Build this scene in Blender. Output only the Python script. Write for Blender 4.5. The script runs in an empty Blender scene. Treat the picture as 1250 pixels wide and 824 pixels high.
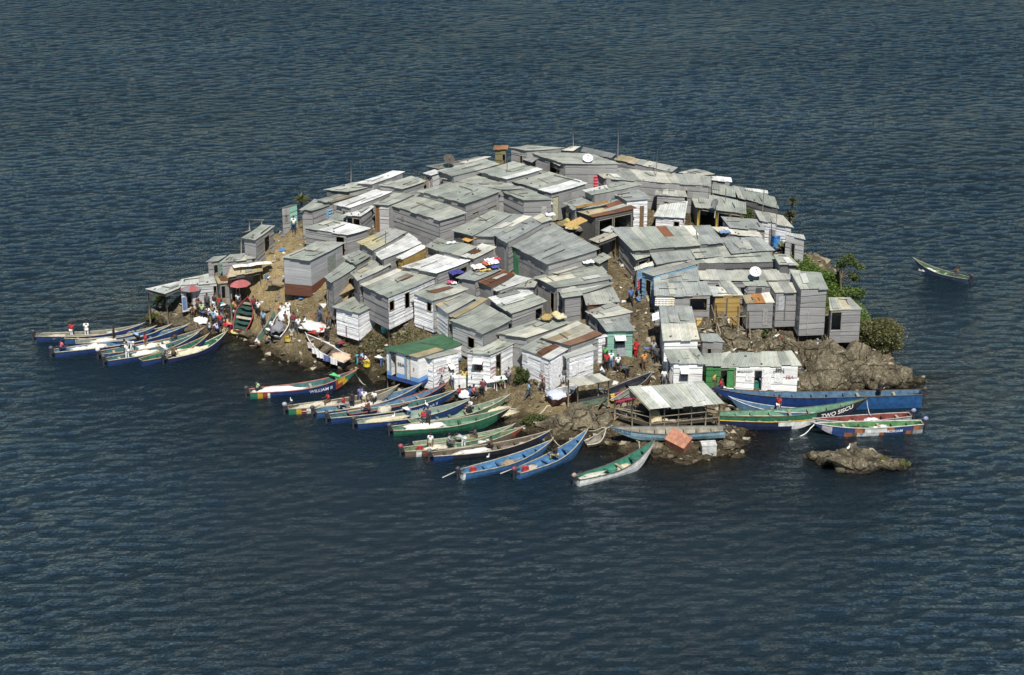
import bpy, bmesh, math, random
import numpy as np
from mathutils import Vector, Matrix, noise
R = random.Random(7)
SC = bpy.context.scene
COL = SC.collection
rad = math.radians

# ---------------------------------------------------------------- camera
CAMZ, PITCH, FOCAL = 69.0, rad(22.5), 70.0
FPX = 1250 * FOCAL / 36.0
cd = bpy.data.cameras.new('camera'); cam = bpy.data.objects.new('camera', cd); COL.objects.link(cam)
cd.lens = FOCAL; cd.sensor_width = 36; cd.clip_start = 1; cd.clip_end = 20000
cam.location = (0, 0, CAMZ); cam.rotation_euler = (math.pi / 2 - PITCH, 0, 0)
SC.camera = cam

def ray(px, py):
    x = (px - 625) / FPX; y = -(py - 412) / FPX
    c, s = math.cos(PITCH), math.sin(PITCH)
    return Vector((x, c + y * s, -s + y * c))

def at(px, py, z=0.0):
    d = ray(px, py); k = (z - CAMZ) / d.z
    return Vector((d.x * k, d.y * k, z))

# ---------------------------------------------------------------- terrain field
FRONT = [(178,372),(190,388),(222,398),(262,404),(292,403),(322,416),(342,436),(378,445),(420,442),(446,452),(470,461),
         (500,474),(520,480),(545,490),(592,499),(622,508),(642,522),(676,535),(706,531),(746,541),(790,553),(850,557),
         (893,547),(905,527),(893,506),(905,492),(985,479),(1040,474),(1085,471),(1114,464),(1114,448)]
SHORE = [tuple(at(x, y).xy) for x, y in FRONT] + [(33.5,163),(33.5,167),(32.5,172),(29.5,178),(26,183),(21,187.5),(14,191),(6,193),
         (-3,193),(-11,191),(-18,188.5),(-24,185.5),(-28.5,182.5),(-31.5,180),(-34.5,177.5)]
ISLET = [tuple(at(x, y).xy) for x, y in [(984,558),(1000,566),(1030,577),(1062,576),(1082,570),(1107,573),(1104,566),(1084,560),(1064,553),(1040,551),(1010,552)]]

def sdist(P, X, Y):
    P = np.array(P); n = len(P)
    d = np.full(X.shape, 1e9); ins = np.zeros(X.shape, bool)
    for i in range(n):
        ax, ay = P[i]; bx, by = P[(i + 1) % n]
        ex, ey = bx - ax, by - ay
        t = np.clip(((X - ax) * ex + (Y - ay) * ey) / (ex * ex + ey * ey), 0, 1)
        d = np.minimum(d, np.hypot(X - ax - t * ex, Y - ay - t * ey))
        if ay != by:
            c = ((ay > Y) != (by > Y)) & (X < (bx - ax) * (Y - ay) / (by - ay) + ax)
            ins ^= c
    return np.where(ins, d, -d)

def field(X, Y):
    d = sdist(SHORE, X, Y)
    t = Y - 149.0
    pl = 0.95 + np.where(t > 0, 0.235 * t, 0.06 * t)
    pl = np.maximum(pl, 0.5)
    pl = pl * (1 - np.clip(np.abs(X - 1) / 38.0, 0, 1) ** 3 * 0.8)
    # the rock shoulder on the right stands steeply out of the water
    rock = np.exp(-(((X - 26) / 7.5) ** 2 + ((Y - 160) / 6.0) ** 2))
    pl = pl - 1.1 * rock
    knoll = np.exp(-(((X - 27) / 4.5) ** 2 + ((Y - 169) / 6.5) ** 2))
    pl = pl + 2.6 * knoll
    w = 5.5 - 2.6 * rock - 2.4 * knoll
    s = np.clip(d / w, 0, 1); s = 1 - (1 - s) ** 2
    z = np.where(d > 0, 0.12 + (pl - 0.12) * s, 0.12 + 0.22 * d - 0.02 * np.minimum(d, 0) ** 2 * 0.6)
    # the hill falls away behind the last row of roofs
    dep = Y * math.cos(PITCH) + (CAMZ - 5) * math.sin(PITCH)
    pxs = 625 + FPX * X / dep
    sil = np.interp(pxs, [150,180,200,250,300,340,366,400,430,480,520,600,640,700,800,900,950,975,1000,1015,1025,1035,1060,1100,1130],
                         [392,378,370,345,309,282,266,246,238,222,216,197,194,196,217,240,268,306,309,320,338,360,384,442,470])
    yy = -(sil + 5 - 412) / FPX
    c_, s_ = math.cos(PITCH), math.sin(PITCH)
    cap = CAMZ + Y * (-s_ + yy * c_) / (c_ + yy * s_)
    z = np.where(Y > 158, np.minimum(z, cap), z)
    di = sdist(ISLET, X, Y)
    zi = np.where(di > 0, 0.8 * (1 - (1 - np.clip(di / 1.6, 0, 1)) ** 2) - 0.05, 0.9 * di)
    return np.maximum(np.maximum(z, zi), -6.0)

GX0, GX1, GY0, GY1, GS = -46.0, 46.0, 130.0, 200.0, 0.26
gx = np.arange(GX0, GX1 + 1e-6, GS); gy = np.arange(GY0, GY1 + 1e-6, GS)
MX, MY = np.meshgrid(gx, gy, indexing='ij')
HZ = field(MX, MY)
RNZ = np.zeros_like(HZ)
for i in range(len(gx)):
    for j in range(len(gy)):
        if HZ[i, j] > -1.5:
            p = Vector((gx[i], gy[j], 0))
            a = noise.fractal(p * 0.55, 0.9, 2.1, 5)
            rg = noise.ridged_multi_fractal(p * 0.33 + Vector((7, 3, 1)), 0.9, 2.0, 5, 1.0, 2.0) - 1.1
            k = math.exp(-(((gx[i] - 24) / 9) ** 2 + ((gy[j] - 158) / 5.5) ** 2)) + math.exp(-(((gx[i] + 19) / 7) ** 2 + ((gy[j] - 170) / 5) ** 2)) * 0.6
            isl = 1.0 if (gy[j] < 143 and gx[i] > 19) else 0.0
            b2 = noise.fractal(p * 2.3 + Vector((3, 8, 2)), 0.8, 2.1, 3); ot = max(0, noise.noise(p * 0.8 + Vector((11, 4, 0))) - 0.12)
            RNZ[i, j] = a * (0.17 + 0.25 * k + 0.22 * isl) + rg * (0.05 + 0.3 * k + 0.3 * isl) + b2 * 0.085 + ot * (0.75 + 0.5 * k)
GZ = HZ + RNZ * np.clip((HZ + 1.5) / 1.7, 0, 1)

def grid_at(G, x, y):
    fx = min(max((x - GX0) / GS, 0), len(gx) - 1.001); fy = min(max((y - GY0) / GS, 0), len(gy) - 1.001)
    i, j = int(fx), int(fy); u, v = fx - i, fy - j
    return (G[i, j] * (1 - u) + G[i + 1, j] * u) * (1 - v) + (G[i, j + 1] * (1 - u) + G[i + 1, j + 1] * u) * v
def smooth_h(x, y): return float(grid_at(HZ, x, y))
def ground(x, y): return float(grid_at(GZ, x, y))

def cast(px, py, h=0.0, fn=None):
    """first point along the sight line that is h above the smooth hill"""
    fn = fn or smooth_h
    d = ray(px, py); d = d / d.y
    best = None; prev = None; Y = 130.0
    while Y < 199:
        g = CAMZ + d.z * Y - (fn(d.x * Y, Y) + h)
        if best is None or g < best[0]: best = (g, Y)
        if g <= 0:
            lo, hi = Y - 0.25, Y
            for _ in range(12):
                m = (lo + hi) / 2
                if CAMZ + d.z * m - (fn(d.x * m, m) + h) > 0: lo = m
                else: hi = m
            Y = hi; return Vector((d.x * Y, Y, CAMZ + d.z * Y))
        Y += 0.25
    Y = best[1]
    return Vector((d.x * Y, Y, CAMZ + d.z * Y))

# ---------------------------------------------------------------- object helpers
def tag(o, label=None, cat=None, group=None, kind=None):
    if label: o['label'] = label
    if cat: o['category'] = cat
    if group: o['group'] = group
    if kind: o['kind'] = kind
    return o
def empty(name, loc, label, cat, group=None, rot=(0, 0, 0)):
    o = bpy.data.objects.new(name, None); COL.objects.link(o)
    o.location = loc; o.rotation_euler = rot; o.empty_display_size = 0.3
    return tag(o, label, cat, group)

class MB:
    """collects polygons with uv, tone colour and material index, builds one mesh object"""
    def __init__(s): s.v = []; s.f = []; s.uv = []; s.c = []; s.m = []; s.sm = []
    def poly(s, pts, col=(1, 1, 1), uv=None, m=0, smooth=False):
        b = len(s.v); s.v += [tuple(p) for p in pts]; n = len(pts)
        s.f.append(tuple(range(b, b + n))); s.uv.append(uv or [(0, 0)] * n); s.c.append(col); s.m.append(m); s.sm.append(smooth)
    def mesh(s, verts, faces, col=(1, 1, 1), m=0, smooth=False):
        b = len(s.v); s.v += [tuple(p) for p in verts]
        for k, f in enumerate(faces):
            s.f.append(tuple(b + i for i in f)); s.uv.append([(0, 0)] * len(f))
            s.c.append(col[k] if isinstance(col, list) else col); s.m.append(m); s.sm.append(smooth)
    def box(s, c, sx, sy, sz, M=None, col=(1, 1, 1), m=0):
        M = M or Matrix.Identity(3)
        vs = [Vector(c) + M @ Vector((a * sx / 2, b * sy / 2, d * sz / 2)) for d in (-1, 1) for b in (-1, 1) for a in (-1, 1)]
        s.mesh(vs, [(0, 2, 3, 1), (4, 5, 7, 6), (0, 1, 5, 4), (2, 6, 7, 3), (0, 4, 6, 2), (1, 3, 7, 5)], col, m)
    def tube(s, pts, r, n=6, col=(1, 1, 1), m=0, r2=None, caps=True):
        pts = [Vector(p) for p in pts]; rings = []; N = len(pts)
        for i, p in enumerate(pts):
            t = (pts[min(i + 1, N - 1)] - pts[max(i - 1, 0)]).normalized()
            a = t.orthogonal().normalized() if abs(t.z) > 0.9 else t.cross(Vector((0, 0, 1))).normalized()
            b = t.cross(a)
            q = r if r2 is None else r + (r2 - r) * i / max(1, N - 1)
            rings.append([p + (a * math.cos(2 * math.pi * k / n) + b * math.sin(2 * math.pi * k / n)) * q for k in range(n)])
        vs = [v for g in rings for v in g]; fs = []
        for i in range(N - 1):
            for k in range(n): fs.append((i * n + k, i * n + (k + 1) % n, (i + 1) * n + (k + 1) % n, (i + 1) * n + k))
        if caps: fs.append(tuple(range(n))); fs.append(tuple(range((N - 1) * n, N * n))[::-1])
        s.mesh(vs, fs, col, m, n > 4)
    def blob(s, c, rx, ry, rz, col=(1, 1, 1), m=0, sub=2, amp=0.0, freq=1.0, seed=0, M=None):
        bm = bmesh.new(); bmesh.ops.create_icosphere(bm, subdivisions=sub, radius=1)
        vs = []
        for v in bm.verts:
            p = v.co.copy()
            if amp: p *= 1 + amp * noise.fractal(p * freq + Vector((seed * 3.1, seed * 1.7, seed)), 1.0, 2.0, 4)
            p = Vector((p.x * rx, p.y * ry, p.z * rz))
            if M: p = M @ p
            vs.append(Vector(c) + p)
        s.mesh(vs, [tuple(v.index for v in f.verts) for f in bm.faces], col, m, True); bm.free()
    def data(s, name, mats):
        me = bpy.data.meshes.new(name); me.from_pydata(s.v, [], s.f)
        for m in mats: me.materials.append(m)
        ul = me.uv_layers.new(name='UVMap'); ca = me.color_attributes.new('tone', 'FLOAT_COLOR', 'CORNER')
        u = []; c = []
        for i, f in enumerate(s.f):
            for k in range(len(f)): u += s.uv[i][k]; c += (*s.c[i][:3], 1)
        ul.data.foreach_set('uv', u); ca.data.foreach_set('color', c)
        me.polygons.foreach_set('material_index', s.m); me.polygons.foreach_set('use_smooth', s.sm)
        me.update(); return me
    def build(s, name, mats, parent=None):
        if not isinstance(mats, (list, tuple)): mats = [mats]
        o = bpy.data.objects.new(name, s.data(name, mats)); COL.objects.link(o)
        if parent: o.parent = parent
        return o

# ---------------------------------------------------------------- materials
def newmat(name):
    m = bpy.data.materials.new(name); m.use_nodes = True
    nt = m.node_tree; b = nt.nodes['Principled BSDF']; return m, nt, b, nt.nodes.new, nt.links.new
def mixc(nt, a, b, fac, mode='MIX'):
    n = nt.nodes.new('ShaderNodeMix'); n.data_type = 'RGBA'; n.blend_type = mode
    for sock, val in ((n.inputs[6], a), (n.inputs[7], b), (n.inputs[0], fac)):
        if isinstance(val, (int, float)): sock.default_value = val
        elif isinstance(val, (tuple, list)): sock.default_value = (*val[:3], 1)
        else: nt.links.new(val, sock)
    return n.outputs[2]
def ramp(nt, src, stops):
    n = nt.nodes.new('ShaderNodeValToRGB'); nt.links.new(src, n.inputs[0]); e = n.color_ramp.elements
    while len(e) < len(stops): e.new(0.5)
    for k, (p, c) in enumerate(stops):
        e[k].position = p; e[k].color = (c, c, c, 1) if isinstance(c, (int, float)) else (*c, 1)
    return n.outputs[0]
def noisen(nt, vec, scale, detail=4, rough=0.55, dist=0):
    n = nt.nodes.new('ShaderNodeTexNoise'); n.inputs['Scale'].default_value = scale; n.inputs['Detail'].default_value = detail
    n.inputs['Roughness'].default_value = rough; n.inputs['Distortion'].default_value = dist
    if vec is not None: nt.links.new(vec, n.inputs['Vector'])
    return n.outputs['Fac']
def mapping(nt, vec, sc):
    n = nt.nodes.new('ShaderNodeMapping'); n.inputs['Scale'].default_value = sc; nt.links.new(vec, n.inputs['Vector']); return n.outputs[0]
def bump(nt, h, strength, dist, b):
    n = nt.nodes.new('ShaderNodeBump'); n.inputs['Strength'].default_value = strength; n.inputs['Distance'].default_value = dist
    nt.links.new(h, n.inputs['Height']); nt.links.new(n.outputs[0], b.inputs['Normal']); return n
def attr(nt, name='tone'):
    n = nt.nodes.new('ShaderNodeAttribute'); n.attribute_name = name; return n
def pos(nt): return nt.nodes.new('ShaderNodeNewGeometry').outputs['Position']

def make_sheet():
    m, nt, b, N, L = newmat('corrugated_sheet')
    uv = N('ShaderNodeUVMap').outputs[0]; c = attr(nt).outputs['Color']
    st = noisen(nt, mapping(nt, uv, (5.5, 0.5, 1)), 1.0, 4)
    c = mixc(nt, c, ramp(nt, st, [(0.3, 0.6), (0.52, 1.0), (0.8, 1.12)]), 0.85, 'MULTIPLY')
    big = noisen(nt, pos(nt), 0.9, 5, 0.65)
    c = mixc(nt, c, ramp(nt, big, [(0.32, 0.62), (0.56, 1.04)]), 0.85, 'MULTIPLY')
    sp = noisen(nt, mapping(nt, pos(nt), (1, 1, 1)), 2.6, 6, 0.7)
    c = mixc(nt, c, (0.13, 0.085, 0.05), ramp(nt, sp, [(0.62, 0.0), (0.74, 0.75)]))
    L(c, b.inputs['Base Color']); b.inputs['Roughness'].default_value = 0.5; b.inputs['Metallic'].default_value = 0.0
    b.inputs['Specular IOR Level'].default_value = 0.35
    mk = noisen(nt, mapping(nt, uv, (3.2, 1.0, 1)), 1.5, 3, 0.5, 0.4)
    c2 = mixc(nt, c, (0.05, 0.05, 0.045), ramp(nt, mk, [(0.645, 0.0), (0.675, 0.85)]))  # dark ticks painted in as the shadows of sheet laps
    L(c2, b.inputs['Base Color'])
    w = N('ShaderNodeTexWave'); w.wave_type = 'BANDS'; w.bands_direction = 'X'; w.inputs['Scale'].default_value = 1.25
    L(uv, w.inputs['Vector']); bump(nt, w.outputs['Fac'], 1.0, 0.035, b)
    return m
def make_wall(name, wr, streak, rough=0.65):
    m, nt, b, N, L = newmat(name)
    uv = N('ShaderNodeUVMap').outputs[0]; c = attr(nt).outputs['Color']
    st = noisen(nt, mapping(nt, uv, (0.6, 5.0, 1)), 1.6, 5, 0.65)
    c = mixc(nt, c, ramp(nt, st, [(0.28, streak), (0.55, 1.0), (0.85, 1.06)]), 0.9, 'MULTIPLY')
    g = noisen(nt, pos(nt), 0.8, 5, 0.6)
    c = mixc(nt, c, ramp(nt, g, [(0.3, 0.82), (0.6, 1.02)]), 0.8, 'MULTIPLY')
    L(c, b.inputs['Base Color']); b.inputs['Roughness'].default_value = rough; b.inputs['Specular IOR Level'].default_value = 0.3
    h = noisen(nt, mapping(nt, uv, (0.7, 3.2, 1)), 1.2, 4, 0.6, 0.6)
    bump(nt, h, wr, 0.2, b)
    return m
def make_tone(name, rough=0.6, var=0.75, scale=3.0, bmp=0.0, spec=0.3):
    m, nt, b, N, L = newmat(name)
    c = attr(nt).outputs['Color']
    g = noisen(nt, N('ShaderNodeTexCoord').outputs['Object'], scale, 5, 0.65)
    c = mixc(nt, c, ramp(nt, g, [(0.3, var), (0.62, 1.04)]), 1.0, 'MULTIPLY')
    L(c, b.inputs['Base Color']); b.inputs['Roughness'].default_value = rough; b.inputs['Specular IOR Level'].default_value = spec
    if bmp: bump(nt, g, bmp, 0.1, b)
    return m
def make_earth():
    m, nt, b, N, L = newmat('earth_and_rock')
    P = pos(nt)
    n1 = noisen(nt, P, 0.28, 6, 0.62); n2 = noisen(nt, P, 1.7, 8, 0.7); n3 = noisen(nt, mapping(nt, P, (1, 1, 2.5)), 5.5, 6, 0.72)
    c = mixc(nt, (0.1, 0.077, 0.042), (0.245, 0.195, 0.108), ramp(nt, n1, [(0.38, 0.0), (0.62, 1.0)]))
    c = mixc(nt, c, (0.42, 0.35, 0.22), ramp(nt, n2, [(0.5, 0.0), (0.68, 0.85)]))
    c = mixc(nt, c, ramp(nt, n3, [(0.36, 0.22), (0.5, 0.9), (0.72, 1.3)]), 0.95, 'MULTIPLY')
    at_ = attr(nt, 'zone').outputs['Color']
    sep = N('ShaderNodeSeparateColor'); L(at_, sep.inputs[0])
    c = mixc(nt, c, (0.52, 0.4, 0.2), ramp(nt, mul(nt, sep.outputs[0], ramp(nt, n2, [(0.25, 0.45), (0.7, 1.0)])), [(0.1, 0.0), (0.8, 0.9)]))
    c = mixc(nt, c, (0.075, 0.085, 0.028), mul(nt, sep.outputs[1], ramp(nt, noisen(nt, P, 1.1, 6, 0.7), [(0.4, 0.0), (0.6, 0.85)])))
    rk = mixc(nt, (0.075, 0.062, 0.038), (0.36, 0.32, 0.235), ramp(nt, n2, [(0.42, 0.0), (0.66, 1.0)])); rk = mixc(nt, rk, ramp(nt, n3, [(0.38, 0.1), (0.52, 1.0)]), 0.9, 'MULTIPLY')
    c = mixc(nt, c, rk, sep.outputs[2])
    lit = noisen(nt, P, 9.0, 2, 0.5)
    c = mixc(nt, c, (0.55, 0.53, 0.48), mul(nt, ramp(nt, lit, [(0.685, 0.0), (0.72, 0.8)]), ramp(nt, n1, [(0.42, 0), (0.6, 1)])))
    z = N('ShaderNodeSeparateXYZ'); L(P, z.inputs[0])
    wet = ramp(nt, addn(nt, z.outputs[2], n2, 0.5), [(0.42, 0.42), (0.8, 1.0)])
    c = mixc(nt, c, wet, 1.0, 'MULTIPLY')
    L(c, b.inputs['Base Color']); b.inputs['Roughness'].default_value = 0.9; b.inputs['Specular IOR Level'].default_value = 0.2
    hh = addn(nt, n2, n3, 0.5); bump(nt, hh, 1.0, 0.6, b)
    return m
def mul(nt, a, b_):
    n = nt.nodes.new('ShaderNodeMath'); n.operation = 'MULTIPLY'; nt.links.new(a, n.inputs[0]); nt.links.new(b_, n.inputs[1]); return n.outputs[0]
def addn(nt, a, b_, k):
    n = nt.nodes.new('ShaderNodeMath'); n.operation = 'MULTIPLY_ADD'; nt.links.new(b_, n.inputs[0]); n.inputs[1].default_value = k; nt.links.new(a, n.inputs[2]); return n.outputs[0]
def make_boulder():
    m, nt, b, N, L = newmat('boulder_rock')
    P = pos(nt)
    n1 = noisen(nt, P, 0.6, 5, 0.6); n2 = noisen(nt, P, 2.2, 8, 0.7, 0.5); n3 = noisen(nt, P, 7.0, 5, 0.7)
    c = mixc(nt, (0.095, 0.08, 0.051), (0.25, 0.212, 0.14), ramp(nt, n1, [(0.36, 0.0), (0.62, 1.0)]))
    c = mixc(nt, c, (0.5, 0.455, 0.345), ramp(nt, n2, [(0.55, 0.0), (0.68, 0.8)]))
    c = mixc(nt, c, ramp(nt, n3, [(0.36, 0.3), (0.55, 1.12)]), 0.9, 'MULTIPLY')
    v = N('ShaderNodeTexVoronoi'); v.feature = 'DISTANCE_TO_EDGE'; v.inputs['Scale'].default_value = 0.42
    wp = N('ShaderNodeVectorMath'); wp.operation = 'ADD'; no = N('ShaderNodeTexNoise'); no.inputs['Scale'].default_value = 1.1; no.inputs['Detail'].default_value = 6; L(P, no.inputs['Vector'])
    L(P, wp.inputs[0]); L(no.outputs['Color'], wp.inputs[1]); L(wp.outputs[0], v.inputs['Vector'])
    crack = ramp(nt, v.outputs['Distance'], [(0.0, 0.12), (0.05, 1.0)])
    c = mixc(nt, c, crack, ramp(nt, n1, [(0.42, 0.1), (0.6, 0.75)]), 'MULTIPLY')
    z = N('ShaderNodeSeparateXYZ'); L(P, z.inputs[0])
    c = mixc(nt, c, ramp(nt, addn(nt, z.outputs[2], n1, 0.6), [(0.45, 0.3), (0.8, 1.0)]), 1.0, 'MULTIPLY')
    L(c, b.inputs['Base Color']); b.inputs['Roughness'].default_value = 0.9; b.inputs['Specular IOR Level'].default_value = 0.2
    bump(nt, addn(nt, addn(nt, n2, crack, 0.6), n3, 0.3), 1.0, 0.35, b)
    return m
def make_leaf():
    m, nt, b, N, L = newmat('leaf')
    c = attr(nt).outputs['Color']; L(c, b.inputs['Base Color']); b.inputs['Roughness'].default_value = 0.55
    b.inputs['Specular IOR Level'].default_value = 0.3
    tr = N('ShaderNodeBsdfTranslucent'); L(c, tr.inputs[0]); mx = N('ShaderNodeMixShader'); mx.inputs[0].default_value = 0.25
    out = nt.nodes['Material Output']; L(b.outputs[0], mx.inputs[1]); L(tr.outputs[0], mx.inputs[2]); L(mx.outputs[0], out.inputs[0])
    return m
def make_water():
    m, nt, b, N, L = newmat('lake_water')
    P = pos(nt)
    rotm = N('ShaderNodeMapping'); rotm.inputs['Rotation'].default_value = (0, 0, rad(9)); L(P, rotm.inputs['Vector']); Q = rotm.outputs[0]
    a = noisen(nt, mapping(nt, Q, (0.8, 1, 1)), 3.6, 3, 0.58, 0.4)
    gust = ramp(nt, noisen(nt, mapping(nt, Q, (0.5, 1, 1)), 0.035, 3, 0.55), [(0.35, 0.6), (0.62, 1.0)])
    h = mul(nt, a, gust)
    bp = N('ShaderNodeBump'); bp.inputs['Strength'].default_value = 1.0; bp.inputs['Distance'].default_value = 0.62; L(h, bp.inputs['Height'])
    nrm = bp.outputs[0]
    dp = attr(nt, 'depth').outputs['Fac']
    e = N('ShaderNodeMath'); e.operation = 'MULTIPLY'; L(dp, e.inputs[0]); e.inputs[1].default_value = -0.75
    ex = N('ShaderNodeMath'); ex.operation = 'EXPONENT'; L(e.outputs[0], ex.inputs[0])
    tr = N('ShaderNodeBsdfTransparent'); tr.inputs[0].default_value = (0.62, 0.55, 0.38, 1)
    df = N('ShaderNodeBsdfDiffuse'); df.inputs[0].default_value = (0.0092, 0.0205, 0.0285, 1); L(nrm, df.inputs['Normal'])
    body = N('ShaderNodeMixShader'); L(ex.outputs[0], body.inputs[0]); L(df.outputs[0], body.inputs[1]); L(tr.outputs[0], body.inputs[2])
    gl = N('ShaderNodeBsdfGlossy'); gl.inputs['Color'].default_value = (0.86, 0.94, 0.97, 1); gl.inputs['Roughness'].default_value = 0.1; L(nrm, gl.inputs['Normal'])
    fr = N('ShaderNodeFresnel'); fr.inputs[0].default_value = 1.33; L(nrm, fr.inputs['Normal'])
    mx = N('ShaderNodeMixShader'); L(fr.outputs[0], mx.inputs[0]); L(body.outputs[0], mx.inputs[1]); L(gl.outputs[0], mx.inputs[2])
    L(mx.outputs[0], nt.nodes['Material Output'].inputs[0])
    return m
def mulk(nt, a, k):
    n = nt.nodes.new('ShaderNodeMath'); n.operation = 'MULTIPLY'; nt.links.new(a, n.inputs[0]); n.inputs[1].default_value = k; return n.outputs[0]
M_SHEET = make_sheet()
M_TIN = make_wall('tin_wall', 0.35, 0.7)
M_TARP = make_wall('plastic_sheeting', 1.0, 0.72, 0.45)
M_WOOD = make_tone('weathered_wood', 0.8, 0.55, 6)
M_PAINT = make_tone('painted_wood', 0.55, 0.5, 2.6, 0.2)
M_CLOTH = make_tone('cloth', 0.9, 0.75, 6)
M_PLASTIC = make_tone('plastic', 0.4, 0.85, 4, 0, 0.5)
M_METAL = make_tone('dull_metal', 0.5, 0.8, 4, 0, 0.5)
M_NET = make_tone('netting', 0.95, 0.6, 7, 0.8)
M_EARTH = make_earth(); M_ROCK = make_boulder(); M_LEAF = make_leaf(); M_WATER = make_water()
M_SKIN = make_tone('dark_skin', 0.5, 0.9, 5); M_INK = make_tone('sign_paint', 0.7, 0.85, 8)
# ---------------------------------------------------------------- world, sun, view
w = bpy.data.worlds.new('World'); SC.world = w; w.use_nodes = True
nt = w.node_tree; sky = nt.nodes.new('ShaderNodeTexSky'); sky.sky_type = 'NISHITA'; sky.sun_disc = False
SUN_EL, SUN_AZ = 54.0, 190.0      # degrees; azimuth measured clockwise from +Y
sky.sun_elevation = rad(SUN_EL); sky.sun_rotation = rad(SUN_AZ - 18); sky.air_density = 1.0; sky.dust_density = 0.1; sky.ozone_density = 2.5
nt.links.new(sky.outputs[0], nt.nodes['Background'].inputs[0]); nt.nodes['Background'].inputs[1].default_value = 0.065
sd = bpy.data.lights.new('sun', 'SUN'); so = bpy.data.objects.new('sun', sd); COL.objects.link(so)
sd.energy = 5.0; sd.angle = rad(0.5); sd.color = (1, 0.955, 0.88)
az = rad(SUN_AZ - 18); el = rad(SUN_EL)
dirv = Vector((math.sin(az) * math.cos(el), math.cos(az) * math.cos(el), math.sin(el)))
so.rotation_euler = dirv.to_track_quat('Z', 'Y').to_euler(); so.location = (30, 60, 90)
SC.view_settings.view_transform = 'Standard'; SC.view_settings.look = 'None'
SC.view_settings.exposure = 0.33; SC.view_settings.gamma = 1; SC.view_settings.use_curve_mapping = False
SC.render.engine = 'CYCLES'; SC.cycles.use_denoising = True; SC.cycles.denoising_input_passes = 'RGB_ALBEDO_NORMAL'; SC.cycles.denoising_prefilter = 'ACCURATE'; SC.cycles.sample_clamp_direct = 2.0; SC.cycles.sample_clamp_indirect = 1.5; SC.cycles.max_bounces = 6; SC.cycles.transparent_max_bounces = 8
SC.render.resolution_x = 1024; SC.render.resolution_y = 675

# ---------------------------------------------------------------- terrain
def build_terrain():
    nx, ny = len(gx), len(gy)
    vs = np.stack([MX, MY, GZ], -1).reshape(-1, 3)
    fs = [(i * ny + j, (i + 1) * ny + j, (i + 1) * ny + j + 1, i * ny + j + 1) for i in range(nx - 1) for j in range(ny - 1)]
    me = bpy.data.meshes.new('island_ground'); me.from_pydata(vs.tolist(), [], fs)
    ca = me.color_attributes.new('zone', 'FLOAT_COLOR', 'POINT')
    X, Y = MX.ravel(), MY.ravel()
    tan = np.exp(-(((X + 20) / 6.5) ** 2 + ((Y - 171) / 6.5) ** 2)) + 0.5 * np.exp(-(((X - 3.5) / 4) ** 2 + ((Y - 149.5) / 2.2) ** 2)) 
    grn = np.exp(-(((X - 28.5) / 3.0) ** 2 + ((Y - 175) / 7) ** 2)) + 0.7 * np.exp(-(((X + 7) / 6) ** 2 + ((Y - 157) / 3.0) ** 2)) + 0.7 * np.exp(-(((X + 33) / 3) ** 2 + ((Y - 174) / 3) ** 2))
    rockz = np.exp(-(((X - 25) / 8) ** 2 + ((Y - 157) / 4.5) ** 2)) + np.where((X > 18) & (Y < 143), 1.0, 0.0) + 0.6 * np.exp(-(((X - 16) / 5) ** 2 + ((Y - 160) / 3.5) ** 2))
    c = np.stack([np.clip(tan, 0, 1), np.clip(grn, 0, 1), np.clip(rockz * 1.2, 0, 1), X * 0 + 1], -1)
    ca.data.foreach_set('color', c.ravel().astype(np.float32))
    me.polygons.foreach_set('use_smooth', [True] * len(me.polygons)); me.materials.append(M_EARTH)
    o = bpy.data.objects.new('island_ground', me); COL.objects.link(o); o['kind'] = 'structure'
build_terrain()

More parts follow.
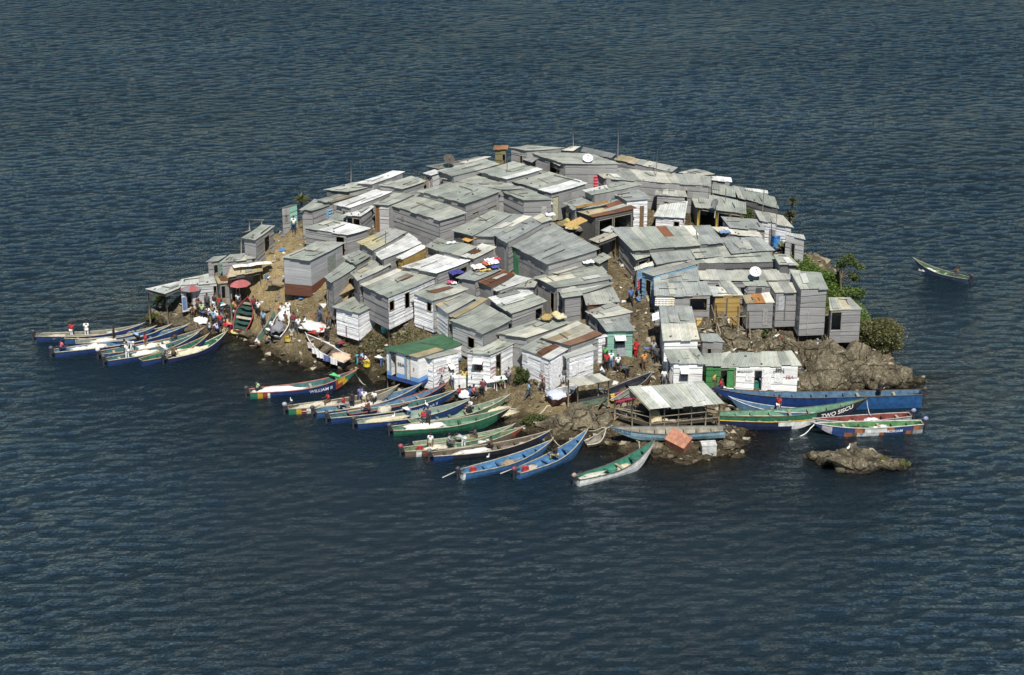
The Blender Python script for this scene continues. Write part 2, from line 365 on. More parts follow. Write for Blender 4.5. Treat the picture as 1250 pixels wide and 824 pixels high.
def build_water():
    def line(a, b, st, lo, hi):
        m = list(np.arange(a, b + 1e-6, st)); s = st; x = m[-1]
        while x < hi: s *= 1.5; x += s; m.append(x)
        s = st; x = m[0]
        while x > lo: s *= 1.5; x -= s; m.insert(0, x)
        return np.array(m)
    xs = line(-122, 122, 0.4, -6000, 6000); ys = line(84, 424, 0.4, -400, 9000)
    X, Y = np.meshgrid(xs, ys, indexing='ij')
    D = np.full(X.shape, 6.0)
    ii = np.clip((X - GX0) / GS, 0, len(gx) - 1.001); jj = np.clip((Y - GY0) / GS, 0, len(gy) - 1.001)
    ins = (X > GX0 + 1) & (X < GX1 - 1) & (Y > GY0 + 1) & (Y < GY1 - 1)
    D = np.where(ins, np.maximum(0, -GZ[ii.astype(int), jj.astype(int)]), 6.0)
    # wind waves: many small trains, sharp crested, calmer in the lee of the island
    rs = np.random.RandomState(5); Z = np.zeros_like(X); DX = np.zeros_like(X); DY = np.zeros_like(X)
    near = sdist(SHORE, X, Y)
    calm = 0.42 + 0.58 * np.clip((-near - 2) / 12.0, 0, 1)
    gust = 0.82 + 0.22 * np.sin(X * 0.045 + 1.3 * np.sin(Y * 0.03)) * np.sin(Y * 0.06 + X * 0.02) + 0.16 * np.sin(X * 0.11 - Y * 0.09 + 2 * np.sin(X * 0.05))
    edge = np.clip(np.minimum(122 - np.abs(X), np.minimum(Y - 84, 424 - Y)) / 14.0, 0, 1)
    A = calm * gust * edge
    for k in range(70):
        lam = 1.05 * (6.5 / 1.05) ** (rs.rand() ** 2.2); th = -1.42 + rs.randn() * 0.5; kk = 2 * np.pi / lam; ph = rs.rand() * 6.283
        am = 0.021 * lam / 6.283 * (1.0 if lam < 2.0 else 0.5); cx, cy = np.cos(th), np.sin(th); P = kk * (X * cx + Y * cy) + ph
        Z += am * np.sin(P); c = am * np.cos(P); DX += c * cx; DY += c * cy
    X2 = X + DX * A * 0.9; Y2 = Y + DY * A * 0.9; Z2 = Z * A
    nx, ny = X.shape; n = nx * ny
    me = bpy.data.meshes.new('lake_water'); me.vertices.add(n)
    me.vertices.foreach_set('co', np.stack([X2, Y2, Z2], -1).reshape(-1).astype(np.float32))
    i, j = np.meshgrid(np.arange(nx - 1), np.arange(ny - 1), indexing='ij'); v0 = (i * ny + j).ravel()
    q = np.stack([v0, v0 + ny, v0 + ny + 1, v0 + 1], -1).astype(np.int32); nf = len(q)
    me.loops.add(nf * 4); me.loops.foreach_set('vertex_index', q.ravel()); me.polygons.add(nf)
    me.polygons.foreach_set('loop_start', np.arange(0, nf * 4, 4, dtype=np.int32)); me.polygons.foreach_set('use_smooth', np.ones(nf, dtype=bool))
    me.update(calc_edges=True); me.validate()
    a = me.attributes.new('depth', 'FLOAT', 'POINT'); a.data.foreach_set('value', D.ravel().astype(np.float32))
    me.materials.append(M_WATER)
    o = bpy.data.objects.new('lake_water', me); COL.objects.link(o); o['kind'] = 'structure'
    mb = MB(); mb.poly([(-6500, -450, -6.5), (6500, -450, -6.5), (6500, 9500, -6.5), (-6500, 9500, -6.5)], (0.05, 0.05, 0.04))
    o = mb.build('lake_bed', M_WOOD); o['kind'] = 'structure'
build_water()

# ---------------------------------------------------------------- houses
TONE = {'g': [(.302,.325,.28), (.336,.356,.306), (.262,.285,.248), (.39,.405,.345)], 'l': [(.5,.52,.48), (.46,.48,.44), (.58,.59,.55)],
        'w': [(.68,.69,.665), (.6,.61,.58), (.72,.72,.695)], 'r': [(.17,.075,.04), (.12,.055,.03), (.22,.12,.07)], 'c': [(.56,.54,.44), (.5,.5,.42), (.62,.6,.52)],
        'y': [(.42,.4,.28), (.36,.375,.34), (.5,.45,.25), (.36,.375,.34)], 'rc': [(.2,.09,.05), (.45,.42,.31), (.3,.24,.15), (.15,.07,.04), (.42,.4,.32)],
        'gr': [(.05,.13,.065), (.065,.15,.08), (.045,.11,.06), (.08,.14,.08)], 'gc': [(.34,.35,.305), (.46,.455,.38), (.39,.395,.345), (.3,.31,.275)],
        'o': [(.36,.17,.06), (.3,.15,.06)], 'd': [(.17,.175,.165), (.21,.215,.2)], 'b': [(.29,.31,.29), (.325,.345,.32), (.265,.285,.268)], 'tan': [(.42,.34,.2), (.5,.42,.28), (.36,.3,.17)]}
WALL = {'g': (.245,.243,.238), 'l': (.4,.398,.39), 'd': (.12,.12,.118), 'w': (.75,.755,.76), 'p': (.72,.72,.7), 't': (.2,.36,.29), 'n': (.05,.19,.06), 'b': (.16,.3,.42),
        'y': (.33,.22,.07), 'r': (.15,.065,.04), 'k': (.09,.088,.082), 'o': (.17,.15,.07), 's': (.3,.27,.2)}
INK_BLACK, INK_RED = (.07, .07, .075), (.36, .13, .12)

def jit(c, a=0.08):
    k = 1 + R.uniform(-a, a); return tuple(max(0, min(1, x * k)) for x in c)
def lerp(a, b, t): return a + (b - a) * t
def bil(q, u, v): return lerp(lerp(q[0], q[1], u), lerp(q[3], q[2], u), v)

def roof_mesh(q, tone, bands, parent, over=0.0, name='roof'):
    """corrugated sheets laid in strips from the eave AB to the edge DC, each a little out of line"""
    mb = MB(); wd = max((q[1] - q[0]).length, (q[2] - q[3]).length); ln = max((q[3] - q[0]).length, (q[2] - q[1]).length)
    n = max(2, round(wd / 0.85)); m = max(1, round(ln / 2.7)); off = R.random() * 50
    for i in range(n):
        dz = R.uniform(-0.012, 0.02); us = R.uniform(-.05, .05) / wd
        for j in range(m):
            u0, u1 = i / n - (0.04 / wd if i else 0), (i + 1) / n + (0.04 / wd if i < n - 1 else 0)
            v0, v1 = j / m - (0.06 / ln if j else R.uniform(-.04, .2) / ln), (j + 1) / m + (0 if j < m - 1 else R.uniform(-.05, .16) / ln)
            um, vm = (i + .5) / n, (j + .5) / m
            t = tone
            for (a0, a1, b0, b1, tt) in bands:
                if a0 <= um <= a1 and b0 <= vm <= b1: t = tt
            col = jit(R.choice(TONE[t]), 0.1)
            z = Vector((0, 0, dz + 0.018 * (m - j) + (0.012 if i % 2 else 0)))
            K = 4
            for s in range(K):
                va, vb = lerp(v0, v1, s / K), lerp(v0, v1, (s + 1) / K)
                sag = lambda v: Vector((0, 0, -0.05 * math.sin(math.pi * max(0, min(1, v))) * (ln > 3)))
                mb.poly([bil(q, u0, va) + z + sag(va), bil(q, u1, va) + z + sag(va), bil(q, u1, vb) + z + sag(vb), bil(q, u0, vb) + z + sag(vb)], col,
                        [(u0 * wd + off, va * ln + off + i * 7), (u1 * wd + off, va * ln + off + i * 7), (u1 * wd + off, vb * ln + off + i * 7), (u0 * wd + off, vb * ln + off + i * 7)])
    o = mb.build(name, M_SHEET, parent)
    s = o.modifiers.new('thickness', 'SOLIDIFY'); s.thickness = 0.03; s.offset = -1
    for _ in range(R.choice((0, 1, 1, 2)) if min(wd, ln) > 1.5 else 0):
        p = MB(); v = R.uniform(.1, .9); u0 = R.uniform(.02, .4); u1 = u0 + R.uniform(.3, .55)
        if R.random() < .5: P_, Q_ = bil(q, u0, v), bil(q, u1, v + R.uniform(-.1, .1))
        else: P_, Q_ = bil(q, v, u0), bil(q, v + R.uniform(-.06, .06), u1)
        p.tube([P_ + Vector((0, 0, .1)), Q_ + Vector((0, 0, .1))], R.uniform(.02, .04), 5, jit(R.choice(((.1, .085, .06), (.2, .17, .12), (.06, .055, .05))), .2)); p.build('batten', M_WOOD, parent)
    for _ in range(R.choice((0, 0, 2, 3)) if min(wd, ln) > 1.5 else 0):
        P_ = bil(q, R.uniform(.05, .95), R.choice((R.uniform(.03, .15), R.uniform(.05, .95)))) + Vector((0, 0, .1))
        so_ = bpy.data.objects.new('weight_stone', WSTONE); COL.objects.link(so_); so_.parent = parent; so_.location = P_; s_ = R.uniform(.05, .1); so_.scale = (s_ * 1.3, s_, s_ * .8); so_.rotation_euler = (0, 0, R.uniform(0, 6))
    # odd sheets nailed over leaks
    if min(wd, ln) > 1.6:
        for _ in range(R.choice((0, 0, 1, 1, 2))):
            w_, l_ = R.uniform(.45, .9) / wd, R.uniform(.8, 2.2) / ln; u0, v0 = R.uniform(.04, .9 - w_ if w_ < .8 else .05), R.uniform(.05, max(.06, .92 - l_)); sk = R.uniform(-.06, .06)
            t = R.choice(('l', 'gc', 'g', 'g', 'gc', 'c', 'l', 'y', 'b', 'g', 'rc', 'r', 'g')); p = MB(); zz = Vector((0, 0, .07)); cc = jit(R.choice(TONE[t]), .12); of = R.random() * 30
            p.poly([bil(q, u0, v0) + zz, bil(q, min(.98, u0 + w_), v0 + sk) + zz, bil(q, min(.98, u0 + w_ + sk), min(.99, v0 + l_ + sk)) + zz, bil(q, max(.02, u0 + sk), min(.99, v0 + l_)) + zz], cc, [(of, of), (of + .8, of), (of + .8, of + 1.6), (of, of + 1.6)])
            po = p.build('patch_sheet', M_SHEET, parent); s = po.modifiers.new('thickness', 'SOLIDIFY'); s.thickness = 0.03; s.offset = 1
    return o

class Side:
    def __init__(s, b0, b1, t0, t1):
        s.b0, s.b1, s.t0, s.t1 = b0, b1, t0, t1
        e = b1 - b0; s.n = Vector((e.y, -e.x, 0)).normalized(); s.w = Vector((e.x, e.y, 0)).length; s.h = ((t0.z - b0.z) + (t1.z - b1.z)) / 2
        s.ux = Vector((e.x, e.y, 0)).normalized()
    def P(s, u, v, d=0): return lerp(lerp(s.b0, s.b1, u), lerp(s.t0, s.t1, u), v) + s.n * d

def wall_side(mb, S, col, holes, bands, mi, rowh=0.62):
    if S.w < 0.15 or S.h < 0.1: return
    upright = R.random() < .33 and not bands and mi == 0 and S.h < 2.95
    rows = (1 if R.random() < .5 else 2) if upright else max(1, round(S.h / (rowh * R.uniform(.8, 1.35)))); vb = set([k / rows + (R.uniform(-.36, .36) / rows if 0 < k < rows else 0) for k in range(rows + 1)])
    if bands: vb = {0.0, 1.0}
    for (_, a0, a1, c0, c1) in holes: vb |= {c0, c1}
    for (c0, c1, _) in (bands or []): vb |= {c0, c1}
    vb = sorted(v for v in vb if 0 <= v <= 1)
    vs = [vb[0]]
    for v in vb[1:]:
        if v - vs[-1] > 0.02: vs.append(v)
    vs[-1] = 1.0
    off = R.random() * 40; slp = {v: (R.uniform(-.035, .035) if (not bands and 0.01 < v < .99 and not holes) else 0) for v in vs}
    for a, b in zip(vs[:-1], vs[1:]):
        nb = max(1, round(S.w / (.75 if upright else 2.2))); ub = {k / nb + (R.uniform(-.2, .2) / nb if 0 < k < nb else 0) for k in range(nb + 1)}
        for (_, a0, a1, c0, c1) in holes: ub |= {a0, a1}
        ub = sorted(ub); vm = (a + b) / 2
        tilt = R.uniform(.02, .075) if not bands else 0.004
        for u0, u1 in zip(ub[:-1], ub[1:]):
            um = (u0 + u1) / 2
            if any(h[1] < um < h[2] and h[3] < vm < h[4] for h in holes): continue
            c = col
            for (c0, c1, cc) in (bands or []):
                if c0 <= vm <= c1: c = cc
            c = jit(c, 0.14 if not bands else 0.02); t0 = tilt + R.uniform(-.008, .012)
            sa, sb = slp[a], slp[b]
            mb.poly([S.P(u0, a + sa * (u0 - .5), t0), S.P(u1, a + sa * (u1 - .5), t0 * R.uniform(.6, 1.2)), S.P(u1, b + sb * (u1 - .5), 0), S.P(u0, b + sb * (u0 - .5), 0)], c,
                    [(u0 * S.w + off, a * S.h + off), (u1 * S.w + off, a * S.h + off), (u1 * S.w + off, b * S.h + off), (u0 * S.w + off, b * S.h + off)], mi)

def bar(mb, p, q, t=0.06, col=(.2, .16, .1)):
    mb.tube([p, q], t / 2 * 1.3, 4, col)

def text_part(txt, S, u, v, size, col, parent, rot=0, d=0.075, name='lettering', stretch=1.0):
    cu = bpy.data.curves.new('t', 'FONT'); cu.body = txt; cu.size = size; cu.align_x = 'CENTER'; cu.align_y = 'CENTER'; cu.extrude = 0.006; cu.offset = size * 0.012
    o = bpy.data.objects.new('t', cu); COL.objects.link(o); bpy.context.view_layer.update()
    me = bpy.data.meshes.new_from_object(o.evaluated_get(bpy.context.evaluated_depsgraph_get()))
    bpy.data.objects.remove(o); bpy.data.curves.remove(cu)
    up = Vector((0, 0, 1)); c = S.P(u, v, d)
    ux = ((S.P(1, v) - S.P(0, v))).normalized(); nn = S.n
    M = Matrix((ux, nn.cross(ux), nn)).transposed()
    cr, sr = math.cos(rot), math.sin(rot)
    for vtx in me.vertices:
        x, y, z = vtx.co; x *= stretch; x, y = x * cr - y * sr, x * sr + y * cr
        vtx.co = c + M @ Vector((x, y, z))
    ca = me.color_attributes.new('tone', 'FLOAT_COLOR', 'CORNER')
    ca.data.foreach_set('color', [k for _ in range(len(ca.data)) for k in (*col, 1)])
    me.name = name; me.materials.clear(); me.materials.append(M_INK)
    t = bpy.data.objects.new(name, me); COL.objects.link(t); t.parent = parent
    return t

_w = MB(); _w.blob((0, 0, 0), 1, 1, 1, (.16, .145, .115), 0, 1, .4, 1.5, 3); WSTONE = _w.data('weight_stone', [M_NET])
HOUSES = {}
def H(key, name, label, A, B, C, D, roof='g', walls='gggg', h=2.3, dz=(0, 0, .25, .25), hw=2.9, op=(), bands=(), wb=None, cat='shack', group='tin shacks on the island', mat=None, inset=0.2, tn=(), rowh=0.46, stilts=True, wall=True):
    if not op and wall and hw > 1.5:
        op = []
        for k in (0, 1):
            if walls[k] in 'k': continue
            r_ = R.random(); u = R.uniform(.15, .7)
            if r_ < .22: op.append(('window', k, u, u + .16, .5, .78))
            elif r_ < .4: op.append(('open', k, u, u + .2, .04, .76))
            elif r_ < .6: op.append(('panel', k, u, u + .2, .1, .78, R.choice(((.2, .2, .19), (.28, .27, .25), (.16, .11, .06), (.1, .17, .2), (.36, .35, .33)))))
    px = [A, B, C, D]
    cx = sum(p[0] for p in px) / 4; cy = sum(p[1] for p in px) / 4
    z0 = cast(cx, cy, h).z - sum(dz) / 4; dz = [d + R.uniform(-.07, .07) for d in dz]
    q = [at(p[0], p[1], z0 + d) for p, d in zip(px, dz)]
    ctr = sum(q, Vector()) / 4
    e = empty(name, (ctr.x, ctr.y, max(smooth_h(ctr.x, ctr.y), 0)), label, cat, group)
    off = e.location.copy(); ql = [p - off for p in q]
    roof_mesh(ql, roof, bands, e)
    HOUSES[key] = e; e_sides = []
    if not wall: return e, ql, e_sides
    tl = []
    for p in ql:
        d = (Vector((p.x, p.y, 0)) - Vector(((ctr - off).x, (ctr - off).y, 0))); L_ = d.length
        tl.append(p - d / L_ * min(inset * 1.3, L_ * 0.3) - Vector((0, 0, 0.05)))
    bl = []
    for p in tl:
        g = smooth_h(p.x + off.x, p.y + off.y) - off.z
        b = Vector((p.x, p.y, max(g - 0.25, p.z - hw)))
        if b.z > p.z - 0.3: b.z = p.z - 0.3
        bl.append(b)
        if stilts and b.z > g + 0.15:
            mb = MB(); mb.tube([(b.x, b.y, g - 0.3), (b.x, b.y, b.z + .05)], 0.06, 6, jit((.16, .13, .09))); mb.build('stilt', M_WOOD, e)
    mb = MB(); mats = [M_TIN, M_TARP]
    for k in range(4):
        S = Side(bl[k], bl[(k + 1) % 4], tl[k], tl[(k + 1) % 4]); e_sides.append(S)
        holes = [(o[0], *o[2:6]) for o in op if o[1] == k and o[0] != 'panel']
        w_ = walls[k]
        wall_side(mb, S, WALL[w_], holes, wb if (wb and k in (0, 1)) else None, 1 if w_ == 'w' else 0, rowh)
    mb.build('wall', mats, e)
    for o in op:
        S = e_sides[o[1]]; u0, u1, v0, v1 = o[2:6]; c = o[6] if len(o) > 6 else (.2, .17, .12)
        if o[0] in ('open', 'door', 'window', 'awning'):
            f = MB()
            for (p, r) in (((u0, v0), (u0, v1)), ((u1, v0), (u1, v1)), ((u0, v1), (u1, v1))) + ((((u0, v0), (u1, v0)),) if o[0] in ('window', 'awning') else ()):
                bar(f, S.P(*p, .03), S.P(*r, .03), 0.07, (.22, .19, .14))
            f.build('door_frame' if o[0] in ('open', 'door') else 'window_frame', M_WOOD, e)
        if o[0] == 'door':
            d = MB(); a, b, c2, d2 = S.P(u0, v0, -.03), S.P(u1, v0, -.03), S.P(u1, v1, -.03), S.P(u0, v1, -.03)
            d.poly([a, b, c2, d2], c); oo = d.build('door', M_WOOD, e); s = oo.modifiers.new('t', 'SOLIDIFY'); s.thickness = .04
        if o[0] == 'panel':
            d = MB(); d.poly([S.P(u0, v0, .07), S.P(u1, v0, .07), S.P(u1, v1, .07), S.P(u0, v1, .07)], c)
            oo = d.build('shutter', M_WOOD, e); s = oo.modifiers.new('t', 'SOLIDIFY'); s.thickness = .04; s.offset = 0
        if o[0] == 'awning':
            d = MB(); dd = 0.75
            d.poly([S.P(u0 - .03, v1 - .08, dd), S.P(u1 + .03, v1 - .08, dd), S.P(u1 + .03, v1, .05), S.P(u0 - .03, v1, .05)], c)
            oo = d.build('awning', M_PAINT, e); s = oo.modifiers.new('t', 'SOLIDIFY'); s.thickness = .03; s.offset = 0
    for (txt, side, u, v, size, col, rot) in tn: text_part(txt, e_sides[side], u, v, size, col, e, rot)
    return e, ql, e_sides
DK = (.03, .03, .03)
WHT = (.78, .78, .76)
# ------------------------------------------------ shore front
H('F1', 'painted_house', 'white house with blue painted base and green tin roof at the water', (467.3,425.5),(509,437),(574,416.5),(539,408), 'gr', 'pppp', 2.6, hw=2.7, dz=(0,0,.1,.1), cat='house', inset=.25,
  bands=((.5,.74,.3,.62,'tan'),(.76,1,.0,.3,'tan')), wb=((0,.13,(.03,.07,.22)),(.13,.27,(.14,.3,.62))), group='white houses on the shore',
  op=(('open',0,.13,.3,.14,.93),('door',0,.62,.74,.14,.93,(.55,.6,.63)),('panel',0,.575,.605,.14,.93,(.16,.33,.6)),('panel',0,.09,.12,.14,.93,(.16,.33,.6))), tn=(('SBA',0,.46,.6,.42,(.05,.05,.06),0),('S',0,.86,.56,.36,(.4,.06,.05),0)))
H('F2', 'tarp_house', 'white sheeting hut with red lettering standing against the green roofed house', (511,432.8),(526.7,437.6),(563,429.5),(546,424.6), 'g', 'wwww', 2.65, hw=2.9, dz=(0,0,.1,.1), group='white houses on the shore',
  op=(('panel',0,.38,.56,.4,.72,WHT),('awning',1,.6,.74,.4,.64,WHT),('panel',1,.5,.7,.68,.95,WHT),('panel',1,.6,.8,.1,.38,WHT)), tn=(('WESTEL',1,.3,.58,.27,INK_RED,0),('HOTEL',1,.3,.47,.25,INK_RED,0)))
H('F3', 'tarp_house', 'white sheeting hotel hut with a tall dark doorway and pale curtain', (567.5,430.3),(598,433),(629,418.5),(600,411.5), 'g', 'wwww', 2.7, hw=3.1, dz=(0,0,.2,.2), group='white houses on the shore',
  op=(('awning',0,.3,.68,.5,.86,WHT),('open',1,.25,.47,.12,.88)), tn=(('MENU',1,.12,.56,.22,INK_RED,0),('CAFE',1,.12,.44,.22,INK_RED,0),('HOTEL',1,.12,.32,.22,INK_RED,0)))
H('F4', 'tarp_house', 'white sheeting house whose roof is half grey and half rusty sheets', (634,424.7),(671,439.6),(695,425.5),(658,412), 'g', 'wwww', 2.7, hw=3.1, dz=(0,0,.15,.15), group='white houses on the shore',
  bands=((.55,.7,0,1,'rc'),(.7,1,0,.6,'rc'),(.85,1,.5,1,'l')), op=(('panel',0,.05,.22,.66,.88,(.6,.6,.58)),('panel',0,.72,.86,.6,.85,(.62,.62,.62)),('panel',1,.08,.9,.05,.9,(.8,.8,.8))), tn=(('SBA',0,.78,.42,.45,INK_RED,-.25),))
H('F5', 'tarp_house', 'white sheeting house with a narrow pale roof beside the steep dirt path', (688,432.5),(692.5,437.6),(728,426.6),(722,420), 'l', 'wwww', 2.6, hw=3.0, dz=(0,0,.1,.1), group='white houses on the shore',
  op=(('panel',1,.1,.34,.42,.82,(.72,.72,.72)),('panel',1,.36,.64,.45,.85,(.72,.72,.72))))
H('F4b', 'tin_shack', 'low shack under a striped rust and cream roof above the white houses', (659,411.6),(696,422),(734.5,408),(703.7,392), 'rc', 'gggg', 2.6, dz=(0,0,.1,.1), bands=((0,.3,0,1,'c'),(.75,1,.1,.9,'r')))
H('F6', 'tarp_house', 'narrow white sheeting lean-to against the teal kiosk', (727,411.5),(729,413.6),(741,411),(738,408), 'w', 'wwww', 2.3, dz=(0,0,.05,.05), group='white houses on the shore')
H('F7', 'kiosk', 'teal boarded kiosk with a grey door at the foot of the path', (739.7,404.2),(775.6,402.8),(762,384.6),(728.6,389.6), 'b', 'tttg', 2.5, hw=2.5, cat='kiosk', dz=(0,0,.35,.35),
  op=(('awning',0,.3,.68,.5,.82,(.75,.77,.77)),('panel',0,.38,.75,.05,.48,(.33,.34,.35))))
H('F8', 'tin_shack', 'grey shack with a hipped roof just uphill of the teal kiosk', (715.3,379.6),(728.5,388.5),(773,380.8),(746,370), 'gc', 'gggg', 2.6, dz=(0,0,.3,.3))
# two storey white house and office on the right
H('F9', 'white_house', 'white house with grey roof and red lettering facing the lake behind the open shed', (818,444.2),(863,443.6),(852.6,427.3),(809.5,427.8), 'g', 'pppp', 2.75, hw=3.2, dz=(0,0,.55,.55), cat='house', group='white houses on the shore', inset=.28, rowh=.9,
  op=(('awning',0,.26,.5,.62,.86,(.8,.8,.8)),('panel',0,.26,.52,.3,.6,(.36,.36,.37)),('open',3,.3,.5,.1,.85)), tn=(('SBA',0,.42,.28,.62,(.14,.1,.12),0),))
H('F10', 'white_house', 'tall white walled house with a long two tone roof above the lettered house', (809.3,416.6),(854,414.9),(844.3,374.2),(804.5,374.2), 'g', 'pppp', 3.1, hw=3.4, dz=(0,0,1.1,1.1), cat='house', group='white houses on the shore', inset=.2, bands=((0,1,0,.34,'c'),(0,1,.34,1,'b')),
  op=(('awning',3,.02,.18,.3,.9,(.8,.8,.8)),))
H('F11', 'tin_shack', 'grey lean-to on the right side of the tall white house', (856,415.8),(884,417.6),(875.5,408),(854.4,407), 'b', 'gggg', 2.5, dz=(0,0,.35,.35), inset=.1)
H('F12b', 'tin_shack', 'low grey roof wedged between the lettered white house and the office', (861,446.2),(882,446.2),(881,432.5),(858,432.5), 'g', 'nnnn', 2.3, hw=2.4, dz=(0,0,.45,.45), inset=.12)
e, q, s = H('F12', 'office_building', 'long office hut half green and half white with black lettering', (864.5,448.6),(978.8,446.2),(967,429),(882,431.2), 'g', 'pppp', 2.45, hw=2.55, dz=(0,0,.75,.75), cat='office', group='white houses on the shore', inset=.25, rowh=.8,
  op=(('open',0,.085,.175,.08,.88),('open',0,.5,.585,.02,.84),('door',0,.175,.265,.03,.9,(.07,.25,.09)),('panel',0,.395,.47,.42,.74,WHT),('panel',0,.6,.695,.04,.9,WHT),('panel',0,.73,.83,.38,.74,WHT)),
  tn=(('MIGINGO',0,.385,.8,.3,INK_BLACK,0),('BMU',0,.79,.885,.36,INK_BLACK,0),('OFFICE',0,.78,.79,.3,INK_BLACK,0),('SBA',0,.91,.6,.4,INK_RED,0),('SALON',0,.045,.5,.4,(.7,.75,.68),1.5708)))
mb = MB(); S = s[0]
for a, b, c, d in ((.0,.085,-.0,.99),(.265,.283,0,.93)):
    mb.poly([S.P(a,c,.062),S.P(b,c,.062),S.P(b,d,.062),S.P(a,d,.062)], WALL['n'])
mb.poly([S.P(.085,.88,.062),S.P(.283,.88,.062),S.P(.283,.99,.062),S.P(.085,.99,.062)], WALL['n'])
mb.build('green_cladding', M_PAINT, e)

# ------------------------------------------------ left slope
H('L1', 'tarp_house', 'white sheeting house standing alone on short stilts above the left beach', (406.8,373.9),(438,382.8),(462.5,371),(431,362.2), 'g', 'wwww', 2.6, hw=2.6, dz=(0,0,.1,.1), op=(('panel',0,.3,.42,.55,.85,WHT),('panel',0,.42,.47,.05,.4,(.25,.2,.22)),), group='white houses on the left slope')
H('L2', 'tarp_house', 'wide roofed house with white sheeting wall and branches propped under it', (439.8,346.7),(473,363.6),(533.5,338),(483.5,328), 'g', 'gwgg', 2.9, hw=3.0, dz=(0,0,.1,.1), bands=((0,.13,0,.75,'c'),), op=(('window',1,.02,.12,.55,.85),('open',1,.35,.45,.4,.9)), group='white houses on the left slope')
H('L3', 'tarp_house', 'white sheeting house with a dark window in its left end wall', (502,358.3),(528,367.3),(572,352.5),(544.7,342.8), 'g', 'wggg', 2.8, hw=3.0, dz=(0,0,.1,.1), op=(('window',0,.68,.9,.62,.9),), group='white houses on the left slope', bands=((.7,1,.5,1,'c'),))
H('L3b', 'tarp_house', 'lower white sheeting lean-to with stones along its roof edge', (528,369.4),(546,382.8),(580.6,363.4),(562,355.4), 'gc', 'wggg', 2.7, hw=2.9, dz=(0,0,.1,.1), bands=((0,.4,.3,1,'tan'),), group='white houses on the left slope')
H('L4', 'tin_shack', 'pale walled shack with a broad spotted roof above the green roofed house', (549,390.6),(590,407.4),(624.5,390),(590,370.5), 'g', 'lggg', 2.8, hw=2.8, dz=(0,0,.1,.1), op=(('window',0,.5,.72,.35,.7),))
H('L4b', 'tin_shack', 'narrow shack roof strewn with stones left of the white patched roof', (548,385),(556,388),(596,365),(583,362.5), 'gc', 'gggg', 2.5, dz=(0,0,.1,.1), bands=((.4,1,.2,.8,'tan'),))
H('L5', 'tin_shack', 'shack with a bright white roof marked by dark scratches', (490.3,325.3),(534.3,333.2),(575,317.6),(534,309.8), 'w', 'gggg', 2.6, dz=(0,0,.1,.1), op=(('open',1,.6,.95,.2,.85),))
H('L6', 'tin_shack', 'shack with a narrow sloping white roof below the biggest grey hall', (456.3,307.9),(467,316.6),(514.6,296.4),(498.5,284.8), 'w', 'gggg', 2.5, dz=(0,0,.1,.1))
H('L7', 'tin_shack', 'grey shack whose roof carries long yellow streaks', (435.9,295.2),(455.3,306),(495,283.6),(473.8,277.6), 'y', 'gggg', 2.7, dz=(0,0,.1,.1))
H('L8', 'tin_shack', 'small shack with white strip roof and yellow brown wall', (483.5,313.7),(491,317),(520.6,302),(513.5,297.2), 'w', 'yygg', 2.5, dz=(0,0,.1,.1))
H('L9', 'tin_shack', 'small grey shack between the white strip roof and the biggest hall', (519.5,299.5),(534.5,305.5),(549.5,295.2),(534,290.2), 'g', 'gggg', 2.4, dz=(0,0,.1,.1))
H('L10', 'tin_shack', 'grey shack with dotted flat roof directly above the scratched white roof', (532,305.3),(561,312),(583,301),(553,295), 'g', 'gggg', 2.6, dz=(0,0,.1,.1))
H('L10b', 'tin_shack', 'shack with pale rusty white roof beside the drying laundry', (562.5,311.6),(578,316),(605.5,302),(588,297), 'c', 'gggg', 2.6, dz=(0,0,.1,.1), bands=((0,.6,0,1,'w'),))
H('L11', 'tin_shack', 'small grey shack uphill of the brick based house, lowest of the yellow streaked row', (418.4,312.7),(434.5,323.4),(456.5,309.8),(443.7,303), 'g', 'gggg', 2.5, dz=(0,0,.1,.1))
H('L12', 'tin_shack', 'tall narrow grey shack with wooden lean-to at its foot', (395.4,337.9),(405.5,344.7),(435.2,326),(418.6,320.4), 'g', 'gggg', 3.2, hw=3.6, dz=(0,0,.1,.1))
H('L13', 'tin_shack', 'grey shack with a double stepped roof beside the tall narrow one', (428.2,332.6),(437,342.6),(478,322.4),(458,313.9), 'gc', 'gggg', 2.8, dz=(0,0,.1,.1))
H('L14', 'tin_shack', 'grey planked house standing on a red brick base on the bare slope', (343,314.5),(379,318),(421,296.3),(385,295.2), 'g', 'gggg', 3.0, hw=3.5, dz=(0,0,.15,.15), wb=((0,.3,(.12,.05,.032)),(.3,.52,(.3,.305,.31)),(.52,.76,(.34,.345,.35)),(.76,1,(.31,.315,.32))), bands=((.8,1,.3,.8,'y'),), op=(('panel',1,.5,.75,.3,.85,(.22,.25,.22)),))
H('L15', 'tin_shack', 'grey walled shack with white roof right above the brick based house', (369.5,277.9),(424.3,286.8),(451.6,279),(402,267), 'w', 'gggg', 2.7, dz=(0,0,.1,.1), bands=((0,.3,0,1,'g'),), op=(('open',0,.75,.95,.3,.9),))
H('L16', 'tin_shack', 'small grey patched roof tucked behind the white roof on the left', (400,266.8),(418.7,269),(425,264.8),(411.4,258), 'g', 'gggg', 2.3)
H('L17', 'tin_shack', 'open fronted shed with a white roof and slatted side wall', (419.4,262),(440,264.3),(456.2,253),(448,247.3), 'w', 'gggg', 2.5, op=(('open',0,.08,.45,.05,.9),('open',0,.5,.95,.05,.9)), dz=(0,0,.1,.1))
H('L18', 'tin_shack', 'long shack with a clean cream white roof near the left crest', (408,249.4),(426.5,254.5),(480.8,233.4),(457,231.3), 'w', 'gggg', 2.7, dz=(0,0,.1,.1), op=(('window',0,.45,.6,.4,.85),))
